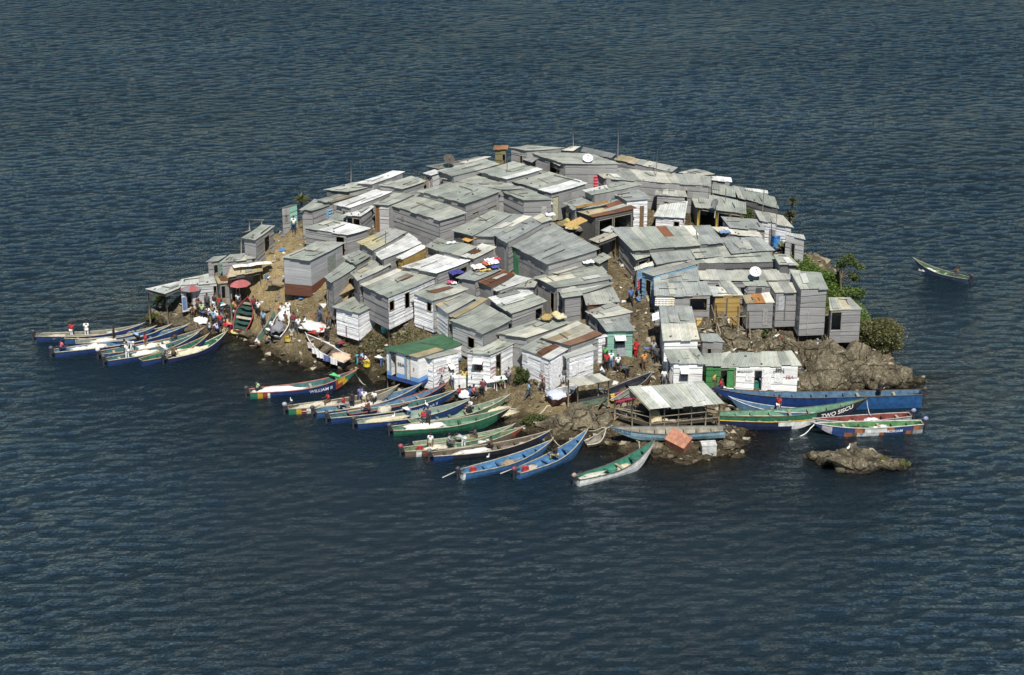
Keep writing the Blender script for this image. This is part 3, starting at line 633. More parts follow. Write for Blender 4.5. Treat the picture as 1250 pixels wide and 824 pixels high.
H('L19', 'tin_shack', 'grey shack with a blue tarpaulin hung on its side wall', (366,255.4),(381,257),(407,248.4),(384,242.6), 'g', 'gggg', 2.6, op=(('panel',1,.72,.95,.1,.85,(.22,.38,.52)),), dz=(0,0,.1,.1))
H('L19b', 'tin_shack', 'thin grey shack with rusty roof edge behind the cream white roof', (384,244.5),(405,247.6),(459.5,230.6),(414,236.3), 'g', 'gggg', 2.5, dz=(0,0,.1,.1), bands=((.7,1,0,.6,'rc'),))
H('L20', 'tin_shack', 'dark walled shack with smooth grey roof on the far left crest', (395.4,231.4),(426,233.8),(463,224.7),(431,222.8), 'g', 'dggg', 2.5, dz=(0,0,.1,.1))
H('L21', 'tin_shack', 'shack with white and grey striped roof on the left skyline', (433.4,223.6),(455,225),(494,210),(478.8,208.5), 'w', 'gggg', 2.4, dz=(0,0,.1,.1), bands=((.3,.55,0,1,'g'),))
H('L22', 'tin_shack', 'shack with one white stripe across its grey roof near the left skyline', (461.4,226),(492,230.2),(520.5,220.6),(501.5,215), 'g', 'gggg', 2.5, dz=(0,0,.1,.1), bands=((.25,.45,0,1,'w'),))
H('L23', 'tin_shack', 'small plank shack on stilts with a dark doorway at the left edge', (295.3,289.9),(311.7,293.2),(335.9,275.7),(319,274.4), 'g', 'gggg', 2.6, hw=2.7, dz=(0,0,.1,.1), op=(('open',1,.45,.75,.05,.85),))
H('L24', 'tin_shack', 'rough shack with teal side boards behind the hillside path', (341,254.6),(353,252.6),(365.5,249.4),(354,250.4), 'b', 'gtgg', 2.5, hw=2.7, dz=(0,0,.1,.1), op=(('window',0,.35,.7,.45,.75),))
H('L25', 'tin_shack', 'shore shack with pale tin roof and dark doorways behind the market crowd', (217.3,348.6),(268,345.8),(257,334.3),(221,341), 'l', 'lggg', 2.5, hw=2.6, dz=(0,0,.3,.3), op=(('open',0,.14,.3,.1,.85),('open',0,.9,.99,.05,.9),('panel',0,.02,.12,.1,.55,(.1,.18,.4))))
H('L25b', 'tin_shack', 'grey plank annexe with a dark door beside the red umbrella', (266,346.4),(292,343.6),(290,336.5),(262,337.5), 'gc', 'gggg', 2.4, hw=2.6, dz=(0,0,.2,.2), op=(('open',0,.05,.3,.05,.9),('open',0,.66,.95,.05,.9)), bands=((.1,.9,0,1,'tan'),))
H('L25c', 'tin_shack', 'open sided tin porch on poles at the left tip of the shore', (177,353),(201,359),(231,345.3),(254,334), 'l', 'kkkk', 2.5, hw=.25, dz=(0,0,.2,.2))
H('L26', 'tin_shack', 'doorway shack with teal boards above the shore shack', (251,320),(268,318),(277,312),(260,313.5), 'g', 'gtgg', 2.3, hw=2.4, op=(('open',0,.5,.9,.02,.85),), dz=(0,0,.1,.1))
H('L27', 'tin_shack', 'long low grey roof on the slope below the stilt shack', (268,320.6),(311,315.6),(312,309.3),(280,311), 'gc', 'gggg', 2.1, dz=(0,0,.1,.1))
H('L28', 'tarp_canopy', 'tan tarpaulin canopy on poles over a dark hollow by the upright boat', (277,338.5),(321,330.5),(318,318),(281,327), 'tan', 'kkkk', 2.6, hw=.2, dz=(0,0,.2,.2), cat='canopy')

# ------------------------------------------------ crest and centre
H('G1', 'tin_shack', 'biggest grey hall with long blank plank walls in the upper left centre', (474.5,249.6),(537.7,269.2),(569.9,259.5),(508.5,236.8), 'g', 'gggg', 2.7, hw=3.2, dz=(0,0,.1,.1), op=(('panel',0,.06,.12,.5,.75,(.3,.3,.3)),('panel',0,.58,.8,.05,.3,(.27,.27,.28)),('panel',0,.22,.26,.6,.75,(.2,.2,.2))), tn=())
H('G1b', 'tin_shack', 'grey annexe with a brown door on the left of the biggest hall', (455,249),(474,251),(507,236.5),(480,236), 'g', 'lggg', 2.6, dz=(0,0,.1,.1), op=(('door',0,.02,.3,.05,.95,(.2,.09,.03)),))
H('C2', 'tin_shack', 'broad flat roofed grey house with two doors in its right wall', (509.5,233),(568.7,248.6),(611.7,233),(553,220.5), 'g', 'gggg', 2.7, hw=3.2, dz=(0,0,.1,.1), op=(('door',1,.2,.4,.05,.62,(.25,.26,.25)),('door',1,.66,.94,.05,.6,(.25,.26,.25))))
H('C2c', 'tin_shack', 'long grey roof behind the flat roofed house with two doors', (538,217.5),(611,231.3),(640,229.4),(584,214), 'g', 'gggg', 2.4, dz=(0,0,.1,.1))
H('C3', 'tin_shack', 'grey boarded house with a dark veranda below the white striped hall', (612,233.2),(638.5,244),(676,243.5),(641,230), 'g', 'gggg', 2.7, hw=3.0, dz=(0,0,.1,.1))
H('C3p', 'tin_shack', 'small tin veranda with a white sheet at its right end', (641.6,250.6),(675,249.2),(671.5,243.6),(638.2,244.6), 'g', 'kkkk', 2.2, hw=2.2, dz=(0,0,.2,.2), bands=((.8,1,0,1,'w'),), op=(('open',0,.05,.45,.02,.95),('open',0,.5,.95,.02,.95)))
H('C4a', 'tin_shack', 'grey hall with a bright white stripe along its right roof edge', (584,209),(618,219),(661,207),(626,197), 'g', 'gggg', 2.6, dz=(0,0,.1,.1), bands=((.72,1,0,1,'w'),))
H('C4b', 'tin_shack', 'second white striped hall, with a greenish door standing in its right wall', (620,219.6),(673,236),(717.5,223.2),(661,207.6), 'g', 'gggg', 2.6, dz=(0,0,.1,.1), bands=((.76,1,0,1,'w'),), op=(('door',1,.05,.22,.02,.85,(.4,.41,.3)),))
H('C5', 'tin_shack', 'grey shack left of the yellow outhouse on the crest', (534,208),(552,215.2),(610,200),(585,193), 'g', 'gggg', 2.4, dz=(0,0,.1,.1))
H('C5b', 'tin_shack', 'low shack with a cluttered roof edge below the dark satellite dish', (520,203),(536,206.5),(598,192),(584,191), 'd', 'gggg', 2.1, dz=(0,0,.1,.1), bands=((.4,1,.5,1,'c'),))
H('C6', 'tin_shack', 'little white roofed hut with a pale door among grey roofs', (517.3,210.8),(527,213.9),(539.8,209.8),(530,206.8), 'w', 'llgg', 2.4, dz=(0,0,.1,.1), op=(('door',0,.3,.7,.05,.9,(.75,.75,.73)),))
H('C7', 'outhouse', 'yellow brown outhouse with orange rusted lid roof on the highest point', (601.7,182),(619.8,182),(620.7,178.2),(603.4,177.6), 'o', 'oooo', 2.5, hw=2.4, dz=(0,0,.1,.1), cat='outhouse', op=(('open',0,.68,.97,.05,.8),))
H('C8', 'tin_shack', 'grey walled shack on the skyline beside the yellow outhouse', (621,179.8),(641,183.6),(688,180.6),(643,177.3), 'g', 'gggg', 2.5, dz=(0,0,.05,.05))
H('C9', 'tin_shack', 'long roofed shack carrying the white dish on the crest', (638,184),(688.5,199.5),(757,200),(718,187), 'g', 'gggg', 2.7, hw=3.0, dz=(0,0,.1,.1), op=(('awning',0,.1,.28,.4,.85,(.25,.26,.25)),('open',0,.62,.8,.03,.9)))
H('C9w', 'tin_shack', 'tilted tin porch roof at the left end of the dish carrying shack', (666.8,193.5),(683,202.3),(690,198.6),(672,191), 'l', 'dkkk', 2.5, hw=.5, dz=(0,0,.1,.1))
H('C10', 'tin_shack', 'dark strip roof on the skyline with a pole at its end', (709,184),(746,193),(751,188.5),(712,179), 'd', 'gggg', 2.4, dz=(0,0,.05,.05))
H('C10b', 'tin_shack', 'small propped up white roof flap on the skyline', (683,183.8),(700,184.5),(709,178.6),(696,179.6), 'c', 'kkkk', 2.3, dz=(0,0,.3,.3))
H('C11', 'tin_shack', 'low brown roofed shack descending the right skyline', (749,194),(820,210),(827,204.6),(757,189.2), 'gc', 'gggg', 2.3, dz=(0,0,.05,.05), bands=((0,.4,0,.7,'tan'),))
H('C12', 'tin_shack', 'very long pale grey roof running right below the skyline', (737,217.8),(868,227),(867,215.5),(716,202.2), 'gc', 'gggg', 2.6, dz=(0,0,.15,.15), op=(('window',0,.73,.8,.3,.8),))
H('C13', 'tin_shack', 'shack with a half white half grey roof left of the path top', (711.8,232),(723.5,238.2),(784,225.4),(770,218.3), 'g', 'gggg', 2.6, dz=(0,0,.1,.1), bands=((0,.5,0,.55,'w'),(.3,1,0,.1,'w')))
H('C14', 'tin_shack', 'shack with a tall bright white side wall and grey roof', (747.8,236),(764,245),(793.5,242.6),(780,231), 'b', 'gwgg', 2.6, dz=(0,0,.1,.1), hw=3)
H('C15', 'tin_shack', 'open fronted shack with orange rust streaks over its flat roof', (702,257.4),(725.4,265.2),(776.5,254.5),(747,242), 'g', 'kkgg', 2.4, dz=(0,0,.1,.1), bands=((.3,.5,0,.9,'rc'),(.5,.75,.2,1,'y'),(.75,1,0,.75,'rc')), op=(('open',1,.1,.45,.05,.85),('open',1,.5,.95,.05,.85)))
H('C16', 'tin_shack', 'low flat grey roof in front of the half white roof', (687.6,247.2),(701,256),(726,248),(711,240.2), 'b', 'gggg', 2.2, dz=(0,0,.1,.1))
H('C17', 'tin_shack', 'shack covered by jumbled pale white sheets right of the white side wall', (798,263),(836,266.4),(839.5,246),(808,244), 'l', 'wwgg', 1.7, dz=(0,-.3,.9,.5), bands=((0,.5,.6,1,'c'),(.6,1,0,.3,'c')))
H('C17b', 'tin_shack', 'grey roofed shack behind the jumbled white sheets', (799,237.4),(839,240.4),(836,231.5),(800,232.6), 'gc', 'gggg', 2.4, dz=(0,0,.1,.1), bands=((0,.5,0,.4,'d'),))
HC18 = H('C18', 'tin_shack', 'grey veranda shack on yellow posts with white roof edges', (848.5,252.5),(911,261),(910.5,247),(840.6,232.5), 'g', 'dggg', 2.5, dz=(0,0,.25,.25), hw=2.7, bands=((0,.85,0,.16,'w'),(0,1,.82,1,'w')), op=(('open',0,.05,.4,.02,.9),('open',0,.45,.68,.02,.9),('open',0,.72,.93,.02,.9)))
e, q, s = HC18
for k, u in enumerate((.02, .425, .7, .955)):
    mb = MB(); mb.tube([s[0].P(u, 0, .08), s[0].P(u, .97, .08)], .09, 6, (.6, .42, .05)); mb.build('yellow_post', M_PAINT, e)
H('C19', 'tin_shack', 'grey roofed shack just below the yellow posted veranda', (890,277.4),(936.5,280.6),(925,268.6),(880,264.8), 'b', 'gggg', 2.4, op=(('panel',3,.1,.8,.3,.9,(.75,.75,.73)),))
H('C20', 'tin_shack', 'cream sheeted strip roof between two grey roofs on the right', (878,284.6),(931,289.4),(925,281),(868.5,277.2), 'c', 'gggg', 2.2)
H('C21', 'tin_shack', 'grey roof of square panels above the long dark walled shack', (892,308.6),(946.5,305.6),(929.5,289.6),(880,290), 'b', 'gggg', 2.4)
H('C22', 'tin_shack', 'largest patched roof at the head of the dirt path, with rust marks', (772,306),(884.5,296),(867.5,275.4),(746,278.4), 'g', 'dggg', 2.6, hw=3.0, dz=(0,0,.45,.45), bands=((.42,.5,.3,1,'c'),(.5,.58,.35,.95,'rc'),(.6,.72,.1,.6,'c'),(.72,.78,.5,1,'c'),(0,1,.0,.12,'b'),(.0,.2,.3,.9,'b'),(.86,1,0,1,'b')), op=(('door',3,.1,.3,.02,.7,(.2,.15,.05)),))
H('C23', 'tin_shack', 'blue grey panelled roof with a small solar panel', (801,322.6),(850,315),(839,298.6),(791,306), 'b', 'gggg', 2.5, dz=(0,0,.3,.3), bands=((.35,.5,.2,.45,'d'),))
H('C23b', 'tin_shack', 'grey green roof stepping down on the right of the solar panel roof', (849,315),(892,311),(885,297.4),(840,301), 'g', 'gggg', 2.5, dz=(0,0,.3,.3))
H('C24', 'tin_shack', 'propped tin awning shack overhanging the head of the path', (776,317.4),(797,311),(790.5,305.4),(769.5,309), 'g', 'kkkg', 2.3, op=(('open',0,.1,.9,.02,.9),), dz=(0,0,.2,.2))
H('C25', 'tin_shack', 'little pale sloping roof over the blue doorway', (775,330.6),(803,322.6),(797,318.8),(774,327), 'c', 'bbgg', 2.2, dz=(0,0,.15,.15))
H('C26', 'tin_shack', 'long slanting grey roof with a blue boarded wall on the path', (781,331.4),(797.7,337.4),(853,321.8),(841,314.7), 'gc', 'bbgg', 2.6, hw=2.8, dz=(0,0,.15,.15), op=(('open',0,.3,.7,.02,.8),))
H('C27', 'tin_shack', 'grey roof with a row of pale square patches beside the blue wall', (798,345),(854,342.2),(851,323),(798,338), 'b', 'bggg', 2.4, dz=(0,0,.3,.3), bands=((0,.6,.62,.95,'c'),))
H('C28', 'tin_shack', 'long low shack with a continuous dark grey wall across the right cluster', (851,321.2),(949,319),(938.5,307.6),(838,314), 'g', 'dggg', 2.5, hw=2.6, dz=(0,0,.4,.4), inset=.14, rowh=1.2)
H('C29', 'tin_shack', 'grey roof at the right end of the long dark wall', (951,323.4),(975,323.6),(962,310.5),(944,311.2), 'g', 'dggg', 2.5, dz=(0,0,.4,.4))
H('C30', 'tin_shack', 'long ribbed grey roof with the round white dish standing on it', (855,342),(972,341.8),(964,329.6),(851,330.4), 'gc', 'gggg', 2.4, dz=(0,0,.4,.4))
H('C31', 'tin_shack', 'tall grey planked house hanging over the right cliff', (977,353.6),(1011,352.4),(1002.5,333.5),(964,330), 'g', 'gggg', 4.9, hw=4.3, dz=(0,0,.5,.5), inset=.12, op=(('panel',0,.3,.34,.05,.5,(.3,.29,.27)),))
H('C32', 'tin_shack', 'narrow grey shack with tall door left of the cliff house', (946,357.2),(980,356),(972,344.6),(938.5,346), 'gc', 'gggg', 4.0, hw=3.2, dz=(0,0,.4,.4), inset=.12, op=(('panel',0,.36,.4,.2,.95,(.12,.12,.12)),('panel',0,.1,.35,.5,.9,(.37,.38,.39))))
H('C33', 'tin_shack', 'grey shack with rust streaked roof at the far right tip', (1013,379),(1053,377.8),(1038.5,364),(1011.5,364), 'gc', 'gggg', 3.9, hw=3.0, dz=(0,0,.4,.4), inset=.12, bands=((.3,.75,0,.6,'rc'),), op=(('open',0,.02,.36,.4,.95),))
H('C34', 'tin_shack', 'grey shack with a wide dark window and white cloths on its wall', (798.5,361.6),(868.8,360.4),(862.8,344.8),(797.8,344.8), 'b', 'gggg', 2.8, hw=3.1, dz=(0,0,.5,.5), inset=.12, op=(('window',0,.63,.95,.55,.92),))
H('C35', 'tin_shack', 'wooden yellow fronted shack with a crooked cream roof', (870,361),(907.5,360.4),(900.8,353),(863,348.4), 'c', 'yggg', 2.7, hw=2.8, dz=(0,0,.25,.25), bands=((0,.4,0,1,'l'),(.6,.8,0,1,'g')), op=(('window',0,.45,.5,.3,.95),))
H('C36', 'tin_shack', 'small crooked pale roof behind the yellow wooden front', (881,354.4),(900.5,352.4),(891.5,343),(875,343.6), 'c', 'kkgg', 2.5, dz=(0,0,.3,.3), bands=((0,.5,0,1,'g'),))
H('C37', 'tin_shack', 'grey walled shack with rusty cream roof on poles above the rocks', (910.5,370.4),(946,369.6),(939,356.6),(906,360.8), 'c', 'gggg', 3.3, hw=2.3, dz=(0,0,.4,.4), inset=.12, bands=((.15,.45,.4,1,'rc'),(.5,.7,.5,1,'o')))
H('C37b', 'tin_shack', 'boxy grey hut with a flat lid between the ribbed roof and the rusty cream one', (910,349.5),(938,349),(935,343.6),(906,344), 'g', 'gggg', 2.6, hw=2.7, op=(('panel',0,.45,.8,.1,.95,(.08,.08,.085)),))

# ------------------------------------------------ middle
H('M1', 'tin_shack', 'broad seamed grey roof with green planks on its left wall, centre of the island', (619,297.4),(669,322.8),(731.5,304),(670,269.5), 'b', 'gggg', 2.7, hw=3.0, dz=(0,0,.1,.1), op=(('panel',0,.12,.18,.1,.95,(.05,.2,.1)),('panel',0,.2,.25,.0,.7,(.05,.22,.11))))
H('M2', 'tin_shack', 'grey roof joined to the upper left of the broad seamed roof', (603,287.5),(619,296.6),(668,269),(652,263), 'b', 'gggg', 2.7, dz=(0,0,.1,.1), op=(('panel',0,.2,.8,.05,.8,(.25,.25,.25)),))
H('M3', 'tin_shack', 'grey roof with yellowish sheets and scattered timber near the two door house', (551.3,280.7),(577,288),(624,262),(600,256.2), 'g', 'dggg', 2.5, dz=(0,0,.1,.1), bands=((.3,.8,.35,1,'y'),), op=(('open',0,.5,.9,.05,.9),))
H('M3b', 'tin_shack', 'junk covered pale roof right of the yellowish sheeted one', (577,288),(603,288.6),(652,264),(625,261.5), 'b', 'gggg', 2.4, dz=(0,0,.1,.1), bands=((.3,1,.6,1,'c'),))
H('M4', 'tin_shack', 'flat roof heaped with white litter beside the dark veranda', (650,265.5),(662,272),(674,268),(660,260.5), 'c', 'gggg', 2.2, dz=(0,0,.1,.1))
H('M5', 'tin_shack', 'grey roof spread with drying laundry in the middle of the village', (557,338.5),(580,343),(612,329),(588,321), 'b', 'gggg', 2.5, dz=(0,0,.1,.1))
H('M5r', 'tin_shack', 'dark rusty brown roof beside the drying laundry', (580.5,342.6),(599,350.8),(628.3,335.3),(612,329), 'r', 'gggg', 2.5, dz=(0,0,.1,.1))
H('M5b', 'tin_shack', 'grey strip roof just below the dark rusty one', (599,351.6),(608,354.8),(648.5,340.2),(628.5,335.6), 'l', 'sggg', 2.4, dz=(0,0,.1,.1), op=(('open',1,.05,.2,.1,.9),))
H('M6', 'tin_shack', 'grey roof with one big white rectangular patch', (596,363),(624.3,382.8),(666.3,368),(641,351.3), 'g', 'gggg', 2.7, dz=(0,0,.1,.1), bands=((0,.42,.05,.75,'w'),), op=(('open',1,.75,.97,.1,.85),))
H('M6b', 'tin_shack', 'narrow littered roof uphill of the white patched one', (628,351),(653,350.4),(657.5,341.5),(645,339.5), 'gc', 'gggg', 2.3, dz=(0,0,.1,.1))
H('M7', 'tin_shack', 'wide grey roof left of the dirt path, spotted with yellow sheets', (653,338),(678,351),(747,340),(729,320.4), 'g', 'gggg', 2.6, dz=(0,0,.1,.1), bands=((.2,.5,.2,.6,'c'),))
H('M7b', 'tin_shack', 'white sheeted roof strip hanging over the left edge of the path', (699,348.2),(711,358.4),(748.5,346),(743.5,338.6), 'w', 'gggg', 2.4, dz=(0,0,.1,.1), bands=((.45,.6,0,1,'l'),(.8,1,.3,1,'g')))
H('M8', 'tin_shack', 'narrow pale roof between the seamed roof and the spotted roof', (661,331),(681,334),(732,317.4),(716,312.6), 'gc', 'gggg', 2.3, dz=(0,0,.1,.1), bands=((.2,.5,.6,.85,'w'),))
H('M8b', 'tin_shack', 'little tin porch roof overlooking the top of the path', (720.6,315.3),(733,321.4),(745.5,314.4),(735,308.8), 'g', 'gkgg', 2.3, dz=(0,0,.1,.1))
H('M9', 'tin_shack', 'small hip roofed grey shack with a tall wall facing downhill', (678.5,349.5),(688.5,363.3),(711.8,360.2),(699,347.4), 'g', 'gggg', 2.8, hw=3.4, dz=(-.2,0,0,.2))
H('M10', 'tin_shack', 'grey roof with brown rusty wall above the hipped kiosk neighbour', (715.3,373),(757.3,368.2),(748.5,351.3),(711.5,359.8), 'gc', 'rggg', 2.4, dz=(0,0,.4,.4))
H('M11', 'tin_shack', 'long low roof loaded with sacks and rubble in the lower middle', (606,406.8),(643,412.4),(696,393.5),(668,384.6), 'g', 'gggg', 2.4, dz=(0,0,.1,.1), bands=((.3,.7,.2,.6,'rc'),(.5,1,.0,.3,'c')))
H('C38', 'tin_shack', 'small rusty orange awning roof at the top of the dirt path', (719,292),(731,296.4),(755,287.2),(747,280), 'rc', 'kkkk', 2.4, hw=.25, dz=(0,0,.1,.1))
H('C38b', 'tin_shack', 'tiny pale green roof behind the rusty orange awning', (733,281.5),(745,284.4),(753,279.5),(744,276), 'l', 'gggg', 2.2, dz=(0,0,.1,.1))
# ------------------------------------------------ right crest
H('B1', 'tin_shack', 'thin grey roof on the right skyline before the white tube roof', (828,210.5),(852,214.6),(872,212.6),(850,206.3), 'gc', 'gggg', 2.3, dz=(0,0,.05,.05))
H('B2', 'tin_shack', 'white rounded roof strip on the right skyline', (867,219.7),(893.8,222.4),(892.5,217.3),(865,214.8), 'w', 'ggyg', 2.3, dz=(0,0,.1,.1))
H('B3', 'tin_shack', 'grey shack below the white rounded roof strip', (869,235),(898,240.5),(897,228),(869,225.6), 'g', 'gggg', 2.4, dz=(0,0,.4,.4))
H('B4', 'tin_shack', 'wide smooth grey roof sloping down the right shoulder', (901,241),(951,255),(945.5,240.6),(894,225.8), 'g', 'dggg', 2.5, dz=(0,0,.4,.4))
H('B5', 'tin_shack', 'narrow bright edged roof on the right shoulder skyline', (910,232.2),(937.6,236),(937,232.6),(908,229.2), 'l', 'dggg', 2.3, dz=(0,0,.1,.1))
H('B6', 'tarp_house', 'white sheeting house on the right shoulder behind the blue barrel', (927,269),(968.5,277.6),(955.5,263.3),(920.5,256.3), 'gc', 'wwgg', 2.6, hw=2.9, dz=(0,0,.4,.4))
H('B7', 'tin_shack', 'pale box latrine at the right edge beside spiky plants', (958,286.4),(983,292),(981,287),(960,284), 'l', 'lllg', 2.4, hw=2.5, dz=(0,0,.1,.1), inset=.08)
BL, BLB, NAVY, GRN, LBL, WH, RED, YEL, BRN, TEAL, CRM, BLK, ORG, PBL = ((.013,.042,.15), (.02,.085,.225), (.015,.025,.08), (.025,.15,.085), (.25,.42,.52), (.7,.7,.66), (.28,.06,.04), (.55,.35,.04), (.13,.1,.07), (.05,.14,.14), (.5,.47,.37), (.02,.022,.03), (.4,.13,.05), (.085,.19,.3))
GREY = (.32,.33,.34)
def sm(t): return t * t * (3 - 2 * t)
BOATS = {}
def motor(parent, x, z, s, cowl=(.04,.04,.045)):
    mb = MB()
    mb.blob((x - .28, 0, z + .34), .22 * s, .15 * s, .19 * s, cowl, 0, 2, .05)
    mb.box((x - .28, 0, z + .16), .22 * s, .2 * s, .1 * s, None, (.03,.03,.034))
    mb.box((x - .33, 0, z - .25), .14 * s, .1 * s, .9, None, (.03,.03,.034))
    mb.box((x - .12, 0, z + .0), .22, .2, .3, None, (.03,.03,.034))
    mb.tube([(x - .1, .02, z + .3), (x + .45, .1, z + .42)], .03, 6, (.05,.05,.05))
    return mb.build('outboard_motor', M_METAL, parent)

def boat(key, label, stern, bow, hull, inner, B=1.35, zs=.55, zb=1.5, gun=(.38,.35,.26), stripes=(), low=None, mot=True, cowl=(.04,.04,.045), thw=6, ground=None, keel=-.2, group='fishing boats moored at the island', txt=None, roll=0, tst=.62, bowlow=.0, cat='boat', name='fishing_boat', upr=.55, flat=False):
    if ground is None:
        P0 = at(*stern, zs); P1 = at(*bow, zb); z0 = z1 = 0.0
    else:
        P0 = cast(*stern, zs + ground[0] - keel * 0); P1 = cast(*bow, ground[1] + (zb if not flat else zs)); z0 = P0.z - zs; z1 = P1.z - (zb if not flat else zs)
    d = Vector((P1.x - P0.x, P1.y - P0.y, 0)); Lh = d.length; L = math.hypot(Lh, z1 - z0)
    yaw = math.atan2(d.y, d.x); pit = math.atan2(z1 - z0, Lh)
    e = empty(name, (P0.x, P0.y, z0), label, cat, group); e.rotation_euler = (roll, -pit, yaw); e.rotation_mode = 'XYZ'
    e['length'] = L
    N = 44; mute = lambda c: tuple(x * .84 + .14 * (c[0] * .3 + c[1] * .6 + c[2] * .1) for x in c)
    hull = mute(hull); inner = mute(inner)
    sheer = lambda t: zs + (zb - zs) * (max(0, (t - upr + .25) / (1.25 - upr)) ** 2.3) + .05 * (1 - t) ** 2
    half = lambda t: max(0.035, B * .46 * (tst + (1 - tst) * math.sin(min(1, t / .45) * math.pi / 2)) if t < .45 else B * .46 * (1 - ((t - .45) / .55) ** 2.1) + .03)
    kz = lambda t: keel + (zb - .12 - keel) * (max(0, (t - .72) / .28) ** 1.7)
    def sect(t):
        b, s_, k = half(t), sheer(t), kz(t); k = min(k, s_ - .06)
        return [(0.0, k), (b * .62, k + (s_ - k) * .12), (b * .88, k + (s_ - k) * .55), (b, s_)]
    sec = [sect(i / N) for i in range(N + 1)]
    mb = MB(); th = .05
    def colat(t, lev):
        for (a, b_, c, sl) in stripes:
            tt = t + sl * (lev - 1)
            if a <= tt <= b_: return c
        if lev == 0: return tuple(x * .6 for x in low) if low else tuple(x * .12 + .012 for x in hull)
        return hull
    for i in range(N):
        x0, x1 = i / N * L, (i + 1) / N * L; tm = (i + .5) / N
        for sgn in (1, -1):
            for k in range(3):
                a, b_ = sec[i], sec[i + 1]
                q = [Vector((x0, sgn * a[k][0], a[k][1])), Vector((x1, sgn * b_[k][0], b_[k][1])), Vector((x1, sgn * b_[k + 1][0], b_[k + 1][1])), Vector((x0, sgn * a[k + 1][0], a[k + 1][1]))]
                if sgn > 0: q = q[::-1]
                mb.poly(q, colat(tm, 0 if k < 1 else k), [(p.x, p.z) for p in q], 0, True)
                # lining
                fl = lambda z, s__: max(z + .06, .2) if ground is None else z + .06
                ia = lambda s_, kk: (max(0.004, s_[kk][0] - th), min(fl(s_[kk][1], 0), s_[3][1] - .03) if kk < 3 else s_[3][1])
                A0, A1, B0, B1 = ia(a, k), ia(a, k + 1), ia(b_, k), ia(b_, k + 1)
                q = [Vector((x0, sgn * A0[0], A0[1])), Vector((x1, sgn * B0[0], B0[1])), Vector((x1, sgn * B1[0], B1[1])), Vector((x0, sgn * A1[0], A1[1]))]
                if sgn < 0: q = q[::-1]
                mb.poly(q, jit(inner, .06), [(p.x, p.z) for p in q], 0, False)
    s0 = sec[0]
    tr = [Vector((0, -p[0], p[1])) for p in s0[::-1]] + [Vector((0, p[0], p[1])) for p in s0[1:]]
    mb.poly(tr[::-1], colat(0, 2)); mb.poly([p + Vector((th, 0, 0)) for p in tr], inner)
    mb.build('hull', M_PAINT, e)
    g = MB()
    for sgn in (1, -1):
        g.tube([(i / N * L, sgn * sec[i][3][0], sec[i][3][1] + .01) for i in range(N + 1)], .045, 5, jit(gun))
    g.tube([(0, -sec[0][3][0], sec[0][3][1] + .01), (0, sec[0][3][0], sec[0][3][1] + .01)], .05, 5, jit(gun))
    g.tube([(L * .985, 0, sec[N][3][1] - .02), (L + .22, 0, sec[N][3][1] + .14)], .06, 5, jit(gun), 0, .03)
    g.build('gunwale', M_PAINT, e)
    for k in range(thw):
        t = .12 + .74 * k / max(1, thw - 1) + R.uniform(-.02, .02); i = min(N, int(t * N)); z = sec[i][3][1] - .14
        m2 = MB(); m2.box((t * L, 0, z), .22, 2 * (half(t) - th), .04, None, tuple(x * .7 for x in jit(inner, .3)) if R.random() < .7 else jit((.3, .27, .2), .3)); m2.build('thwart', M_WOOD, e)
    if mot: motor(e, 0, sheer(0), 1.0, cowl)
    if txt:
        for (s_, t, size, col, side, lev) in txt:
            i = int(t * N); a = sec[i]; sg = side
            # lettering follows the hull side between the chine and the gunwale
            Pa = Vector((t * L, sg * (a[2][0]), a[2][1])); Pb = Vector((t * L, sg * a[3][0], a[3][1]))
            b_ = sec[i + 2]; Pc = Vector(((i + 2) / N * L, sg * b_[3][0], b_[3][1])); Pd = Vector((i / N * L, sg * a[3][0], a[3][1]))
            ux = (Pc - Pd).normalized() * (1 if sg < 0 else -1); up = (Pb - Pa).normalized(); nn = ux.cross(up).normalized(); up = nn.cross(ux)
            cu = bpy.data.curves.new('t', 'FONT'); cu.body = s_; cu.size = size; cu.align_x = 'CENTER'; cu.align_y = 'CENTER'; cu.extrude = .004; cu.offset = size * .012
            o = bpy.data.objects.new('t', cu); COL.objects.link(o); bpy.context.view_layer.update()
            me = bpy.data.meshes.new_from_object(o.evaluated_get(bpy.context.evaluated_depsgraph_get())); bpy.data.objects.remove(o)
            def onhull(x, z):
                tt = max(0, min(.999, x / L)); j = int(tt * N); f = tt * N - j; A, B_ = sec[j], sec[j + 1]
                lv = [(lerp(A[k][0], B_[k][0], f), lerp(A[k][1], B_[k][1], f)) for k in range(4)]
                for k in range(3):
                    if z <= lv[k + 1][1] or k == 2:
                        r = (z - lv[k][1]) / max(1e-4, lv[k + 1][1] - lv[k][1]); return lerp(lv[k][0], lv[k + 1][0], r)
            zc0 = lev
            for v in me.vertices:
                x = t * L + v.co.x * (1 if sg < 0 else -1); tt = max(0, min(.999, x / L))
                z = sheer(tt) - (sheer(tt) - kz(tt)) * lev + v.co.y
                v.co = Vector((x, sg * (onhull(x, z) + .02 + v.co.z), z))
            ca = me.color_attributes.new('tone', 'FLOAT_COLOR', 'CORNER'); ca.data.foreach_set('color', [q for _ in range(len(ca.data)) for q in (*col, 1)])
            me.materials.clear(); me.materials.append(M_INK); me.name = 'lettering'
            tx = bpy.data.objects.new('lettering', me); COL.objects.link(tx); tx.parent = e
    BOATS[key] = (e, L, sheer, half, pit, yaw)
    return e
def in_boat(key, t, dz=0.2, side=0.0):
    e, L, sheer, half, pit, yaw = BOATS[key]
    M = Matrix.Translation(e.location) @ e.rotation_euler.to_matrix().to_4x4()
    return M @ Vector((t * L, side * half(t), dz))

G1_, G2_, G3_ = 'boats moored off the left tip', 'boats moored along the front beach', 'boats moored by the office hut'
